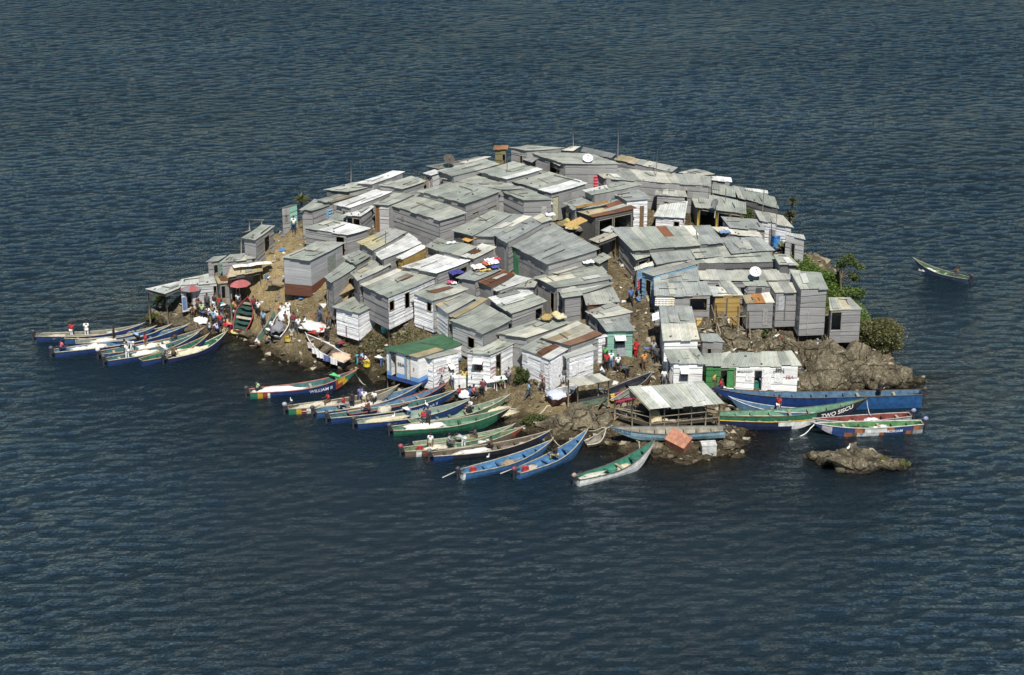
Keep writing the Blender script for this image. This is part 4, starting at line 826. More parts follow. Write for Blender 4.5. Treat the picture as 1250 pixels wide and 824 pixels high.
# left cluster
boat('b1', 'farthest blue boat of the left cluster, tail end furthest out to the left', (44.5,409.3), (174,395.2), BL, (.2,.19,.16), B=1.2, low=NAVY, group=G1_, thw=5)
boat('b1b', 'faded blue boat hidden second from the back in the left cluster', (79.5,412), (189,398.5), BLB, (.22,.2,.16), B=1.15, group=G1_, mot=False)
boat('b2', 'blue boat with white inside, third from the back of the left cluster', (92.5,418), (208,396.5), BL, (.22,.23,.22), B=1.3, group=G1_, mot=False)
boat('b3', 'long blue boat with red shirted helmsman sitting at its motor', (66.5,429), (229.5,396.3), BL, PBL, B=1.35, low=NAVY, group=G1_, cowl=(.06,.06,.1))
boat('b4', 'blue boat with teal inside heaped with white nets in the left cluster', (123.5,431), (248,400.7), BLB, TEAL, B=1.4, group=G1_, cowl=(.5,.52,.55), gun=(.4,.26,.18))
boat('b5', 'dark blue boat behind the two frontmost boats of the left cluster', (130.5,439.3), (241,406.5), BL, TEAL, B=1.25, group=G1_)
boat('b6', 'brown edged boat second from the front of the left cluster', (172,439.8), (254,408), BL, GRN, B=1.25, group=G1_, mot=False, gun=(.4,.27,.16))
boat('b7', 'green lined dark blue boat in front of the left cluster, bow at the beach', (203,437), (276,405), NAVY, GRN, B=1.35, low=BL, group=G1_, gun=CRM)
# the named boat
boat('w', 'blue boat lettered WILLIAM II with red gunwale and flag coloured bow', (304.8,478), (435.3,451.3), BL, TEAL, B=1.5, gun=(.4,.16,.11), group=G2_, zb=1.7,
     stripes=((0,.07,GRN,0),(.07,.115,YEL,0),(.115,.15,RED,0),(.15,.19,WH,0),(.72,.8,NAVY,0),(.8,.855,RED,.03),(.855,.905,YEL,.03),(.905,1.2,GRN,.03)), txt=(('WILLIAM II',.655,.42,(.75,.75,.78),-1,.46),))
boat('m1', 'pale boat with green, yellow and red stern stripes and a long cream net', (351.6,498), (485,471), (.3,.28,.22), BRN, B=1.3, group=G2_, stripes=((0,.07,GRN,0),(.07,.12,YEL,0),(.12,.16,RED,0),(.16,.22,WH,0),(.22,.3,NAVY,0)), cowl=(.3,.3,.33))
boat('m2', 'blue boat carrying standing men, bow beside the blue based house', (385.5,502), (513,469.2), BLB, PBL, B=1.45, group=G2_, low=BL)
boat('m2b', 'slim dark blue boat with red edge between two lettered neighbours', (425,505), (544,468.3), NAVY, PBL, B=1.2, group=G2_, gun=(.3,.1,.07), mot=False)
boat('m3', 'blue boat with white lettering MAN OF WAR near its bow', (403,508.8), (557.5,475.6), BL, TEAL, B=1.4, group=G2_, low=BLB, zb=1.6, txt=(('MAN OF WAR II',.72,.36,(.45,.55,.65),-1,.42),))
boat('m4', 'navy boat with pale green inside, just behind the bright green boat', (435.8,515.4), (576,486.2), BL, (.2,.3,.24), B=1.4, group=G2_, low=NAVY)
boat('m6', 'worn green boat behind the bright green one, bow raised over the beach', (500,515), (621,482.3), (.1,.17,.1), (.16,.26,.17), B=1.35, group=G2_, mot=False)
boat('m5', 'bright green boat heaped with white nets and a black motor', (479.5,523.7), (622.3,497.5), (.012,.13,.065), (.08,.2,.115), B=1.5, group=G2_, stripes=((.88,1.2,BLK,0),), cowl=(.05,.05,.06))
boat('m7b', 'pale green boat tucked behind the red bowed boat', (505,542.5), (627,518.3), (.08,.24,.14), (.2,.3,.18), B=1.25, group=G2_, mot=False)
boat('m7', 'brown boat with a dark red bow and a man standing at its stern', (493.5,549.3), (638,521.2), BRN, (.15,.2,.1), B=1.4, group=G2_, stripes=((.9,1.2,RED,0),(.1,.14,WH,0),(.17,.22,RED,0)), cowl=(.25,.05,.06))
boat('m8', 'almost black boat with blue stern quarter beside the red bowed boat', (528.3,555.2), (670.5,526), BLK, BRN, B=1.4, group=G2_, stripes=((0,.16,BL,0),(.16,.9,BLK,0),(.9,1.2,BL,0)), cowl=(.12,.12,.13))
boat('m9', 'sky blue boat with a long steering pole trailing from its stern', (563,576.5), (673.2,537.2), (.035,.13,.3), (.06,.19,.37), B=1.45, group=G2_, stripes=((.0,.015,WH,0),))
boat('m10', 'sky blue boat with ochre bottom and high pointed bow', (631,576.2), (717,524.3), (.035,.13,.3), (.06,.19,.37), B=1.5, group=G2_, low=(.33,.18,.03), zb=1.9, cowl=(.2,.05,.07))
boat('m11', 'white hulled boat with dark green inside, nearest the camera', (704.5,584.3), (799.8,536), WH, (.03,.2,.13), B=1.5, group=G2_, zb=2.1, gun=(.1,.09,.08), stripes=((.0,.2,WH,0),), cowl=(.3,.22,.18))
# right group
boat('m16', 'very long deep blue cargo boat lying before the office hut', (1124.5,479.6), (869,473), BLB, PBL, B=1.3, zs=1.2, zb=2.1, keel=-.3, low=BL, group=G3_, gun=(.1,.09,.08), thw=10, tst=.85, cowl=(.05,.05,.05), upr=.7, stripes=((0,.42,BLB,0),(.42,1.2,BL,0)))
boat('m17', 'slim light blue boat squeezed between the cargo boat and the green one', (1005,503), (892,485.3), PBL, PBL, B=1.1, zs=.8, zb=1.7, group=G3_, mot=False, gun=(.4,.45,.48))
boat('m18', 'green boat with black bow lettered TWO SISCU', (877.5,506), (1057.5,486.2), (.025,.17,.085), (.14,.32,.2), B=1.5, zs=1.0, zb=2.2, group=G3_, mot=False, gun=(.08,.1,.07), thw=7, stripes=((.7,1.3,BLK,.05),), txt=(('TWO SISCU',.8,.5,(.75,.75,.72),-1,.27),))
boat('m19', 'navy and yellow banded boat with white bow under the green boat', (876.5,511.5), (1000,511), NAVY, CRM, B=1.3, zs=.75, zb=.8, group=G3_, mot=False, gun=YEL, stripes=((.72,1.2,WH,.12),))
boat('m20', 'grey hulled boat with red inside moored bow to the left', (1111,506.5), (994.5,511), GREY, (.22,.05,.04), B=1.35, zs=.75, zb=1.1, group=G3_, cowl=(.22,.24,.36), gun=(.4,.36,.34))
boat('m21', 'green lined boat with blue, orange and white hull lettered MORIAM', (1125.5,516.3), (994,516.5), (.02,.06,.2), (.08,.24,.08), B=1.4, zs=.75, zb=1.15, group=G3_, cowl=(.22,.24,.36), gun=(.5,.5,.45),
     stripes=((0,.08,GREY,.08),(.08,.12,BRN,.08),(.12,.16,ORG,.08),(.36,.42,ORG,.08),(.42,.62,WH,.08),(.62,.65,BRN,.08),(.65,.72,ORG,.08),(.84,.93,(.45,.4,.45),0)), txt=(('MORIAM',.27,.36,(.6,.65,.7),1,.42),))
boat('m22', 'lone blue boat with green inside drifting far right of the island', (1182.6,340.3), (1116.8,316), (.03,.06,.12), (.06,.15,.06), B=1.2, zs=.5, zb=1.3, gun=(.25,.25,.2), group='boats away from the shore')
# hauled ashore
boat('s1', 'red rimmed boat with dark green inside hauled up the beach', (295.5,398.5), (306.5,356), RED, (.03,.09,.07), B=1.9, zs=.65, zb=.9, ground=(.0,.25), mot=False, gun=(.35,.05,.06), thw=6, group='boats hauled ashore', keel=0, stripes=((0,.03,(.05,.35,.12),0),), tst=.7)
boat('s2', 'narrow green canoe lying tilted on the beach', (317.5,412), (340,376.5), (.07,.14,.11), (.08,.17,.13), B=.85, zs=.4, zb=.6, ground=(.0,.1), mot=False, gun=(.2,.2,.17), thw=3, group='boats hauled ashore', keel=0, roll=-.5)
boat('s3', 'white boat piled with dark goods, pointing up the rocky slope', (340,406), (352.5,371), WH, BRN, B=1.7, zs=.6, zb=.9, ground=(.0,.1), mot=False, gun=WH, thw=4, group='boats hauled ashore', keel=0)
boat('s4', 'dark boat with washing hung all along its sides', (421.5,440), (371,407), BLK, BRN, B=1.8, zs=.65, zb=1.0, ground=(.1,.1), mot=False, gun=WH, thw=5, group='boats hauled ashore', keel=0)
boat('m12', 'small weathered brown dinghy on the front rocks', (716.5,541), (743,522.8), BRN, (.22,.19,.14), B=1.3, zs=.4, zb=1.1, ground=(.0,.1), mot=False, gun=CRM, thw=2, group='boats hauled ashore', keel=0)
boat('m13', 'old pale blue boat lettered SEA BUS below the open shed', (885,524), (746.5,521.5), (.24,.42,.5), (.3,.27,.2), B=1.6, zs=.75, zb=1.2, mot=False, gun=(.12,.14,.15), thw=7, group='boats hauled ashore', low=(.33,.31,.26), keel=.05, ground=(.35,.35), txt=(('SEA BUS',.9,.36,(.06,.1,.2),1,.3),), stripes=((.02,.025,BLK,0),))
boat('m14', 'brown and black boat draped with maroon cloth at the foot of the path', (741,480), (797.5,453.8), (.12,.07,.03), BLK, B=1.5, zs=.7, zb=1.2, ground=(.0,.0), mot=False, gun=(.2,.2,.2), thw=3, group='boats hauled ashore', keel=0)
boat('m15', 'short maroon boat end loaded with bundles left of the market stall', (672,484), (706,471), (.14,.04,.035), GREY, B=1.9, zs=.75, zb=.9, ground=(.0,.0), mot=False, gun=(.55,.58,.62), thw=3, group='boats hauled ashore', keel=0, tst=.85)
# ------------------------------------------------ people: one continuous skinned body per pose, clothes as children
def skin_mesh(name, verts, edges, radii, root=0, levels=1):
    me = bpy.data.meshes.new(name); me.from_pydata([tuple(v) for v in verts], edges, []); o = bpy.data.objects.new(name, me); COL.objects.link(o)
    md = o.modifiers.new('skin', 'SKIN'); md.use_smooth_shade = True
    for i, v in enumerate(me.skin_vertices[0].data):
        r = radii[i]; v.radius = (r, r) if isinstance(r, float) else r; v.use_root = (i == root)
    s = o.modifiers.new('sub', 'SUBSURF'); s.levels = levels; s.render_levels = levels
    bpy.context.view_layer.update()
    out = bpy.data.meshes.new_from_object(o.evaluated_get(bpy.context.evaluated_depsgraph_get()))
    bpy.data.objects.remove(o); bpy.data.meshes.remove(me); out.name = name
    return out
def paint(me, mat, col=(1, 1, 1)):
    ca = me.color_attributes.new('tone', 'FLOAT_COLOR', 'CORNER'); ca.data.foreach_set('color', [k for _ in range(len(ca.data)) for k in (*col, 1)])
    me.materials.clear(); me.materials.append(mat); return me

def joints(lean, legs, arms, head=0.0, sit=None):
    J = {}; dirn = lambda a: Vector((0, math.sin(a), -math.cos(a)))
    low = 0; pts = {}
    for s, (th, kn) in zip((-1, 1), legs):
        k = Vector((s * .095, 0, 0)) + dirn(rad(th)) * .42; a = k + dirn(rad(th - kn)) * .40
        pts[s] = (k, a); low = min(low, a.z)
    hz = -low + .08
    J['pelvis'] = Vector((0, 0, hz))
    for s in (-1, 1):
        J['hip', s] = Vector((s * .095, 0, hz - .03)); J['knee', s] = pts[s][0] + Vector((s * .01, 0, hz - .0)); J['ankle', s] = pts[s][1] + Vector((s * .02, 0, hz)); J['toe', s] = J['ankle', s] + Vector((s * .02, .17, -.045))
    up = Vector((0, math.sin(rad(lean)), math.cos(rad(lean)))); p = J['pelvis']
    J['spine'] = p + up * .2; J['chest'] = p + up * .4; J['neck'] = p + up * .54; hu = Vector((0, math.sin(rad(lean * .6 + head)), math.cos(rad(lean * .6 + head)))); J['head'] = J['neck'] + hu * .15
    sh = p + up * .47
    for s, (sw, ab, el) in zip((-1, 1), arms):
        A = sh + Vector((s * .18, 0, 0)); d = lambda ang: Vector((s * math.sin(rad(ab)), math.sin(rad(ang)) * math.cos(rad(ab)), -math.cos(rad(ang)) * math.cos(rad(ab))))
        J['sho', s] = A; J['elb', s] = A + d(sw) * .28; d2 = d(sw + el); d2.x *= .3; d2.normalize(); J['wri', s] = J['elb', s] + d2 * .25; J['hand', s] = d2
    J['hu'] = hu; return J

POSES = {'stand': ((0), ((4, 4), (-3, 2)), ((6, 8, 12), (-4, 9, 14))), 'walk': ((4), ((22, 8), (-16, 20)), ((-22, 8, 14), (22, 8, 20))), 'carry': ((2), ((6, 6), (-6, 6)), ((150, 18, 35), (12, 10, 25))),
         'reach': ((10), ((10, 10), (-8, 4)), ((60, 10, 30), (45, 10, 40))), 'sit': ((6), ((84, 86), (80, 88)), ((30, 10, 60), (24, 10, 65))), 'bend': ((75), ((14, 14), (2, 10)), ((80, 8, 6), (72, 10, 10))),
         'crouch': ((30), ((108, 128), (98, 122)), ((50, 8, 40), (56, 8, 35)))}
PM = {}
def build_pose(nm):
    lean, legs, arms = POSES[nm]; J = joints(lean, legs, arms)
    V = [J['pelvis'], J['spine'], J['chest'], J['neck']]; E = [(0, 1), (1, 2), (2, 3)]; r = [(.135, .1), (.12, .095), (.15, .105), .052]
    for s in (-1, 1):
        b = len(V); V += [J['hip', s], J['knee', s], J['ankle', s], J['toe', s]]; E += [(0, b), (b, b + 1), (b + 1, b + 2), (b + 2, b + 3)]; r += [.088, .058, .04, .034]
        b = len(V); V += [J['sho', s], J['elb', s], J['wri', s]]; E += [(2, b), (b, b + 1), (b + 1, b + 2)]; r += [.062, .042, .029]
    body = skin_mesh('body', V, E, r)
    bm = bmesh.new(); bm.from_mesh(body)
    # head with brow, nose, lips, chin and ears
    hb = bmesh.new(); bmesh.ops.create_icosphere(hb, subdivisions=3, radius=1)
    hu = J['hu']; fw = Vector((0, hu.z, -hu.y)); rt = Vector((1, 0, 0)); HM = Matrix((rt, fw, hu)).transposed(); ctr = J['head'] + hu * .02
    vm = {}
    for v in hb.verts:
        x, y, z = v.co; p = Vector((x * .075, y * .092, z * .115))
        if z < -.2: p.x *= 1 - .28 * (-z - .2); 
        if y > .6:
            p.y += .022 * math.exp(-((x / .16) ** 2 + ((z + .12) / .2) ** 2)) + .01 * math.exp(-((x / .3) ** 2 + ((z + .5) / .1) ** 2)) - .012 * math.exp(-(((abs(x) - .38) / .16) ** 2 + ((z - .08) / .12) ** 2))
        if abs(x) > .93: p.x *= 1.22
        vm[v] = bm.verts.new(ctr + HM @ p)
    for f in hb.faces: bm.faces.new([vm[v] for v in f.verts]).smooth = True
    hb.free()
    # hands: palm, four unequal curled fingers and a thumb from the side of the palm
    for s in (-1, 1):
        d = J['hand', s]; w = J['wri', s]; sd = Vector((1, 0, 0)); sd = (sd - d * sd.dot(d)).normalized(); n = d.cross(sd)
        def strip(pts, rr):
            rings = []
            for p, q in zip(pts, rr): rings.append([bm.verts.new(p + sd * q * a + n * q * b * .7) for a, b in ((-1, -1), (1, -1), (1, 1), (-1, 1))])
            for a, b in zip(rings[:-1], rings[1:]):
                for k in range(4): bm.faces.new((a[k], a[(k + 1) % 4], b[(k + 1) % 4], b[k])).smooth = True
            bm.faces.new(rings[0][::-1]); bm.faces.new(rings[-1])
        strip([w - d * .02, w + d * .04, w + d * .095], [.024, .04, .038])
        for k, ln in enumerate((.068, .08, .074, .056)):
            o = w + d * .088 + sd * (-.028 + .019 * k); c = (d - n * .35).normalized(); c2 = (d - n * .9).normalized()
            strip([o, o + c * ln * .5, o + c * ln * .5 + c2 * ln * .5], [.009, .0085, .007])
        o = w + d * .03 - sd * .03 * s; c = (d * .7 - sd * .7 * s).normalized(); strip([o, o + c * .035, o + c * .03 + d * .035], [.011, .01, .008])
    bm.to_mesh(body); bm.free(); paint(body, M_SKIN, (.07, .042, .03))
    shirt = skin_mesh('shirt', [J['pelvis'] - (J['spine'] - J['pelvis']) * .2, J['spine'], J['chest'], J['neck'] - (J['neck'] - J['chest']) * .35] + [J['sho', -1], lerp(J['sho', -1], J['elb', -1], .8), J['sho', 1], lerp(J['sho', 1], J['elb', 1], .8)],
                      [(0, 1), (1, 2), (2, 3), (2, 4), (4, 5), (2, 6), (6, 7)], [(.165, .13), (.15, .122), (.172, .128), .075, .082, .066, .082, .066])
    trou = []; TV = [J['pelvis']]; TE = []; TR = [(.16, .12)]
    for s in (-1, 1):
        b = len(TV); TV += [J['hip', s], J['knee', s], lerp(J['knee', s], J['ankle', s], .88)]; TE += [(0, b), (b, b + 1), (b + 1, b + 2)]; TR += [.108, .078, .062]
    trou = skin_mesh('trousers', TV, TE, TR)
    hb = bmesh.new(); bmesh.ops.create_icosphere(hb, subdivisions=2, radius=1); dl = [v for v in hb.verts if v.co.z < .1 and v.co.y > -.2 or v.co.z < -.35]
    bmesh.ops.delete(hb, geom=dl, context='VERTS')
    for v in hb.verts: v.co = ctr + HM @ Vector((v.co.x * .083, v.co.y * .1 - .004, v.co.z * .124))
    hair = bpy.data.meshes.new('hair'); hb.to_mesh(hair); hb.free()
    PM[nm] = (body, shirt, trou, paint(hair, M_CLOTH, (.015, .012, .012)))
for k in POSES: build_pose(k)
CM = {}
def cloth(c):
    if c not in CM:
        m, nt, b, N, L = newmat('fabric'); g = noisen(nt, N('ShaderNodeTexCoord').outputs['Object'], 5, 4, .6)
        L(mixc(nt, c, ramp(nt, g, [(.3, .75), (.65, 1.05)]), 1.0, 'MULTIPLY'), b.inputs['Base Color']); b.inputs['Roughness'].default_value = .9; CM[c] = m
    return CM[c]
for ms in PM.values():
    for me in ms[1:3]: me.materials.clear(); me.materials.append(M_CLOTH)
FAB = {'red': (.5,.03,.03), 'white': (.75,.75,.73), 'blue': (.08,.16,.42), 'lblue': (.25,.4,.6), 'grey': (.35,.36,.38), 'dgrey': (.08,.085,.1), 'black': (.02,.02,.025), 'green': (.1,.45,.16), 'lgreen': (.4,.55,.3), 'pink': (.62,.16,.2), 'maroon': (.2,.03,.05),
       'yellow': (.65,.48,.1), 'khaki': (.36,.29,.17), 'brown': (.15,.09,.05), 'navy': (.03,.04,.1), 'violet': (.2,.17,.42), 'lav': (.5,.47,.68), 'orange': (.6,.28,.08), 'jean': (.1,.16,.27), 'teal': (.08,.35,.38), 'dgreen': (.03,.1,.05)}
proto_people = {}
PGROUP = 'people on the island and its boats'
def person(loc, pose, top, low, rot, label, scale=1.0):
    e = bpy.data.objects.new('person', None); COL.objects.link(e); e.location = loc; e.rotation_euler = (0, 0, rad(rot)); s = scale * R.uniform(.95, 1.05); e.scale = (s, s, s); tag(e, label, 'person', PGROUP)
    for k, (nm, me) in enumerate(zip(('body', 'shirt', 'trousers', 'hair'), PM[pose])):
        o = bpy.data.objects.new(nm, me); COL.objects.link(o); o.parent = e
        if k in (1, 2):
            o.material_slots[0].link = 'OBJECT'; o.material_slots[0].material = cloth(FAB[(top, low)[k - 1]])
    return e
def PT(px, py, pose, top, low, rot, label, h=0.0, fn=None):
    p = cast(px, py, 0.0, ground) if h == 0 else at(px, py, h)
    if h == 0: p.z = ground(p.x, p.y) - .02
    return person(p, pose, top, low, rot, label)
def PB(key, t, pose, top, low, rot, label, dz=0.17, side=0.0): return person(in_boat(key, t, dz, side), pose, top, low, rot, label)

# left cluster of boats
PB('b1', .33, 'stand', 'red', 'white', 160, 'person in a red top standing on the farthest left boat')
PB('b1', .47, 'stand', 'white', 'white', 200, 'person dressed all in white standing on the farthest left boat')
PB('b3', .05, 'sit', 'pink', 'navy', -60, 'person in a pink red shirt seated at the stern of the long blue boat', dz=.3)
PB('b2', .4, 'stand', 'black', 'black', 90, 'person in black standing amid the white lined blue boat')
PB('b4', .43, 'stand', 'red', 'khaki', 120, 'person in red shirt and tan trousers standing among white nets')
PB('b5', .22, 'stand', 'white', 'white', 60, 'person in white standing near the stern of a dark blue boat')
PB('b4', .3, 'bend', 'grey', 'white', 90, 'person in grey and white bending over nets in the teal lined boat')
PB('b4', .72, 'sit', 'black', 'dgrey', 30, 'dark clothed person seated toward the bow of the net heaped boat', dz=.25)
PB('b6', .36, 'bend', 'white', 'grey', 30, 'person in white stooping in the brown edged boat')
PB('b7', .12, 'sit', 'brown', 'black', 0, 'person in brown seated at the stern of the front left boat', dz=.25)
# left beach market
for a in [(256.5,412,'carry','white','black',110,'person in white shirt and black trousers carrying a white sack down the beach'), (261.8,400,'stand','lblue','black',160,'person in a light blue shirt on the beach behind the sack carrier'),
  (269.5,402.5,'stand','red','navy',200,'person in red top and navy trousers at the middle of the beach crowd'), (276.5,407,'sit','red','khaki',150,'person in red squatting at the water end of the crowd'), (283.3,407.5,'bend','pink','maroon',60,'person in bright pink bending near the green boat transom'),
  (247,389,'stand','lgreen','black',170,'person in a light green shirt at the left of the crowd'), (258,386,'crouch','white','grey',120,'person in white crouching behind the light green shirt'), (253.5,379,'stand','dgrey','black',180,'dark clothed person against the shore shack wall'),
  (262.5,379.5,'stand','black','white',150,'person in black top and white skirt by the doorway'), (269,381.5,'stand','red','red',170,'person all in red in front of the dark doorway'), (276.5,382.5,'bend','white','black',120,'person in white top and black trousers bending by the doorway'),
  (266,390,'crouch','white','khaki',60,'person in white crouching at the centre of the crowd'), (283,389,'stand','dgreen','black',200,'person in dark green beside the red rimmed boat'), (286,392,'bend','white','dgrey',30,'person in white bending beside the red rimmed boat'),
  (288.5,379,'crouch','orange','brown',90,'person in orange crouching under the right red umbrella'), (230,381,'stand','black','black',180,'dark clothed person under the left red and grey umbrella'), (241.5,382,'stand','maroon','dgrey',160,'person in maroon just right of the left umbrella pole'),
  (291.5,377,'stand','white','dgrey',200,'person with white top in the annexe doorway'), (315.8,387,'stand','white','black',150,'person in white shirt and black trousers right of the hauled up boat'), (236.5,384,'crouch','khaki','brown',180,'person in khaki crouching at the shack corner'),
  (273,392.5,'crouch','grey','navy',100,'person in grey crouching behind the red top'), (279,394,'stand','black','brown',140,'person in black between the crowd and the hauled up boat'),
  (333,411,'stand','white','jean',200,'person in white shirt and blue jeans by the tilted canoe'), (356.5,419,'stand','grey','khaki',0,'person in grey shirt and khaki trousers, seen from behind, at the water'), (358.8,403,'stand','maroon','dgrey',180,'person in maroon behind the khaki trousers'),
  (364.5,407.5,'stand','white','dgrey',-150,'person in pale top beside the person in maroon'), (391.3,395.5,'walk','blue','navy',90,'person in blue walking across the bare slope'), (402.3,397,'sit','brown','dgrey',180,'person in brown sitting against the lone white house'),
  (340.5,408,'crouch','navy','black',120,'dark blue clothed person crouching by the white goods boat'), (352,388,'stand','white','white',180,'person in long white clothing by the bow of the goods boat'), (345,391,'stand','white','black',180,'person in white with dark trousers among the piled goods'),
  (317,424,'crouch','white','brown',90,'person in white crouching at the water below the tilted canoe'), (325.5,420,'crouch','khaki','dgrey',-90,'person in khaki crouching at the edge of the left beach'), (399.7,420,'stand','black','black',150,'person in black behind the boat hung with washing'),
  (436.5,446,'bend','lblue','teal',-90,'person in light blue bending over the shallows'), (442.5,442,'crouch','black','maroon',90,'person in black washing beside the one in light blue'), (449,444.5,'crouch','white','yellow',120,'person in white washing with a yellow basin'),
  (467,449,'bend','white','jean',60,'person in white bending at the left corner of the blue based house'), (359,284.5,'stand','white','navy',180,'person in white on the hillside path below the palm'),
  (501.8,476,'stand','navy','black',150,'dark clothed person in white boots before the blue based house'), (553,473.5,'stand','white','jean',180,'person in white shirt and jeans outside the red lettered hut'), (567.5,472,'carry','yellow','dgreen',170,'person in yellow with a yellow load, left of the two in yellow'),
  (578.7,470,'carry','yellow','black',190,'person in yellow and black, right of the two in yellow'), (561.8,487.5,'sit','red','dgrey',90,'person in red seated on the beach before the hotel hut'), (573,488,'sit','blue','navy',-60,'person in blue seated beside a white bag'),
  (577.5,487,'sit','pink','black',-90,'person in pink seated behind the one in blue'), (612,472,'crouch','green','brown',180,'person in bright green crouching under the white tables'), (621,470,'stand','grey','dgrey',150,'person in grey at the hotel hut corner'),
  (679,464,'sit','dgrey','dgrey',180,'left of the two dark figures sitting by the white door'), (688,466,'sit','dgrey','grey',170,'right of the two dark figures sitting by the white door'), (703,461,'sit','white','khaki',190,'person in white sitting behind the market stall roof'),
  (740.3,452,'stand','red','black',0,'person in red shirt on the path between green and white shirts'), (745.8,450,'stand','white','jean',180,'person in white shirt and pale jeans on the path'), (754,455,'stand','white','black',200,'person in white top and black trousers at the right of the path group'),
  (737.5,459.5,'crouch','white','dgrey',100,'person in white crouching at the end of the market stall'), (738.5,443,'stand','green','black',170,'person in green at the back of the path group'), (776.5,437,'stand','red','red',150,'person in a long red dress beside the teal kiosk'),
  (797.5,436,'stand','grey','dgrey',180,'person in light grey on the path edge by the white house'), (801.3,444.5,'stand','dgrey','black',190,'person in dark clothes standing at the side of the lettered white house'), (810.8,467,'sit','white','dgrey',170,'left of two people in white sitting at the lettered house corner'),
  (815.8,466.5,'sit','white','black',190,'right of two people in white sitting at the lettered house corner'), (847,467.5,'sit','red','black',150,'person in red sitting under the red lettering'), (871,474,'stand','yellow','brown',180,'person in yellow in the green doorway'),
  (930,474.5,'stand','lav','lav',150,'person in pale lavender in the office doorway'), (970.5,480,'stand','white','dgrey',180,'person in white at the right end of the office wall'), (778.5,347.5,'stand','red','brown',180,'person in red at the blue boarded wall on the path'),
  (789,234,'stand','lav','violet',170,'person in lilac among the roofs on the crest'), (729.5,222,'stand','red','black',160,'person in red by a patterned cloth among the crest roofs'), (698,287,'stand','red','dgrey',180,'person in red in the littered yard at the village centre'), (753,303,'stand','dgrey','black',170,'dark clothed person in the shade at the head of the path'),
  (250.5,393,'bend','blue','black',40,'person in blue bending at the rocky left side of the crowd'), (271,387,'stand','teal','dgrey',190,'person in teal in the thick of the crowd before the doorway'), (280,400,'crouch','yellow','brown',120,'person in yellow crouching above the green transom'), (266,405.5,'crouch','lav','navy',60,'person in lilac crouching between sack carrier and red top'),
  (243.5,385,'stand','brown','black',200,'person in brown at the left edge of the doorway crowd'), (293,383,'stand','black','jean',200,'person in black and jeans under the right red umbrella'), (310,381,'walk','maroon','black',200,'person in maroon walking behind the upright boat'), (322,399,'stand','lblue','black',170,'person in light blue beside the tilted green canoe'),
  (349,402,'stand','brown','khaki',140,'person in brown at the stern of the goods boat'), (376,399,'crouch','white','navy',90,'person in white crouching beside the crumpled tarpaulin'), (412,432,'bend','maroon','black',-60,'person in maroon bending by the washing boat stern'), (331,416,'bend','white','black',30,'person in white bending near the water left of the khaki trousers'),
  (540,480,'walk','grey','navy',120,'person in grey walking the beach below the white chest'), (589,484,'stand','maroon','black',160,'person in maroon standing between seated people and the tables'), (645,487,'walk','lblue','dgrey',-90,'person in light blue walking the brown beach'), (662,476,'crouch','brown','black',180,'person in brown crouching beside the maroon boat end'),
  (763,398,'walk','white','navy',0,'person in white climbing the dirt path'), (770,372,'walk','blue','black',10,'person in blue climbing the dirt path higher up'), (786,452,'stand','orange','brown',200,'person in orange beside the bow of the brown boat'), (766,462,'bend','dgrey','black',60,'dark clothed person bending at the brown boat')]:
    PT(*a)
# beach boats
PB('w', .82, 'bend', 'green', 'green', 60, 'person in green stooping at the bow of the WILLIAM boat', dz=.3)
PB('w', .07, 'sit', 'lgreen', 'black', -60, 'person in pale green seated at the stern of the WILLIAM boat', dz=.25)
PB('m1', .37, 'sit', 'red', 'brown', 120, 'person in red sitting past the long cream net', dz=.35)
PB('m2', .27, 'sit', 'red', 'grey', 90, 'person in red sitting in the blue boat of standing men', dz=.3)
PB('m2', .345, 'stand', 'black', 'black', 160, 'person in black standing in the blue boat of standing men')
PB('m1', .66, 'stand', 'violet', 'jean', 200, 'person in violet behind the standing men')
PB('m2', .46, 'stand', 'white', 'khaki', 180, 'person in white shirt and khaki trousers standing in a blue boat')
PB('m2', .56, 'sit', 'white', 'black', 150, 'person in white top seated toward the bow of a blue boat', dz=.35)
PB('m5', .3, 'stand', 'navy', 'black', 170, 'person in navy standing on the nets of the bright green boat', dz=.45)
PB('m5', .265, 'stand', 'red', 'dgrey', 200, 'person in red standing on the nets of the bright green boat', dz=.45)
PB('m6', .62, 'sit', 'white', 'black', 120, 'person in white shirt and dark trousers seated in the worn green boat', dz=.4)
PB('m7', .22, 'stand', 'white', 'khaki', 170, 'person in white and khaki standing at the stern of the red bowed boat')
PB('m7', .37, 'sit', 'grey', 'dgrey', -90, 'person in grey with back turned in the red bowed boat', dz=.3)
PB('m7', .5, 'bend', 'grey', 'white', 60, 'person in grey and white bending in the red bowed boat')
PB('m7b', .62, 'sit', 'dgrey', 'brown', 90, 'dark clothed person in the pale green boat', dz=.3)
PB('m10', .55, 'sit', 'black', 'khaki', 60, 'dark clothed person seated in the ochre bottomed blue boat', dz=.2)
PB('m17', .48, 'stand', 'red', 'white', 140, 'person in red and white on the slim light blue boat', dz=.4)
PB('m16', .2, 'stand', 'black', 'black', 120, 'person in black standing on the stern of the cargo boat', dz=.75)
PB('m16', .955, 'sit', 'red', 'navy', 90, 'person in red sitting at the bow of the cargo boat', dz=1.6)
PB('b3', .62, 'bend', 'lblue', 'black', 30, 'person in light blue stooping toward the bow of the long blue boat')
PB('m3', .3, 'sit', 'maroon', 'black', 60, 'person in maroon seated in the lettered blue boat', dz=.25)
PB('m4', .45, 'bend', 'white', 'jean', 40, 'person in white and jeans stooping in the navy boat')
PB('m8', .5, 'sit', 'brown', 'black', 70, 'person in brown seated in the black boat', dz=.25)
PB('m11', .35, 'sit', 'dgrey', 'black', 40, 'dark clothed person seated in the nearest white boat', dz=.2) if False else None
PB('m22', .22, 'sit', 'brown', 'dgrey', 120, 'person seated in the lone drifting boat', dz=.2)
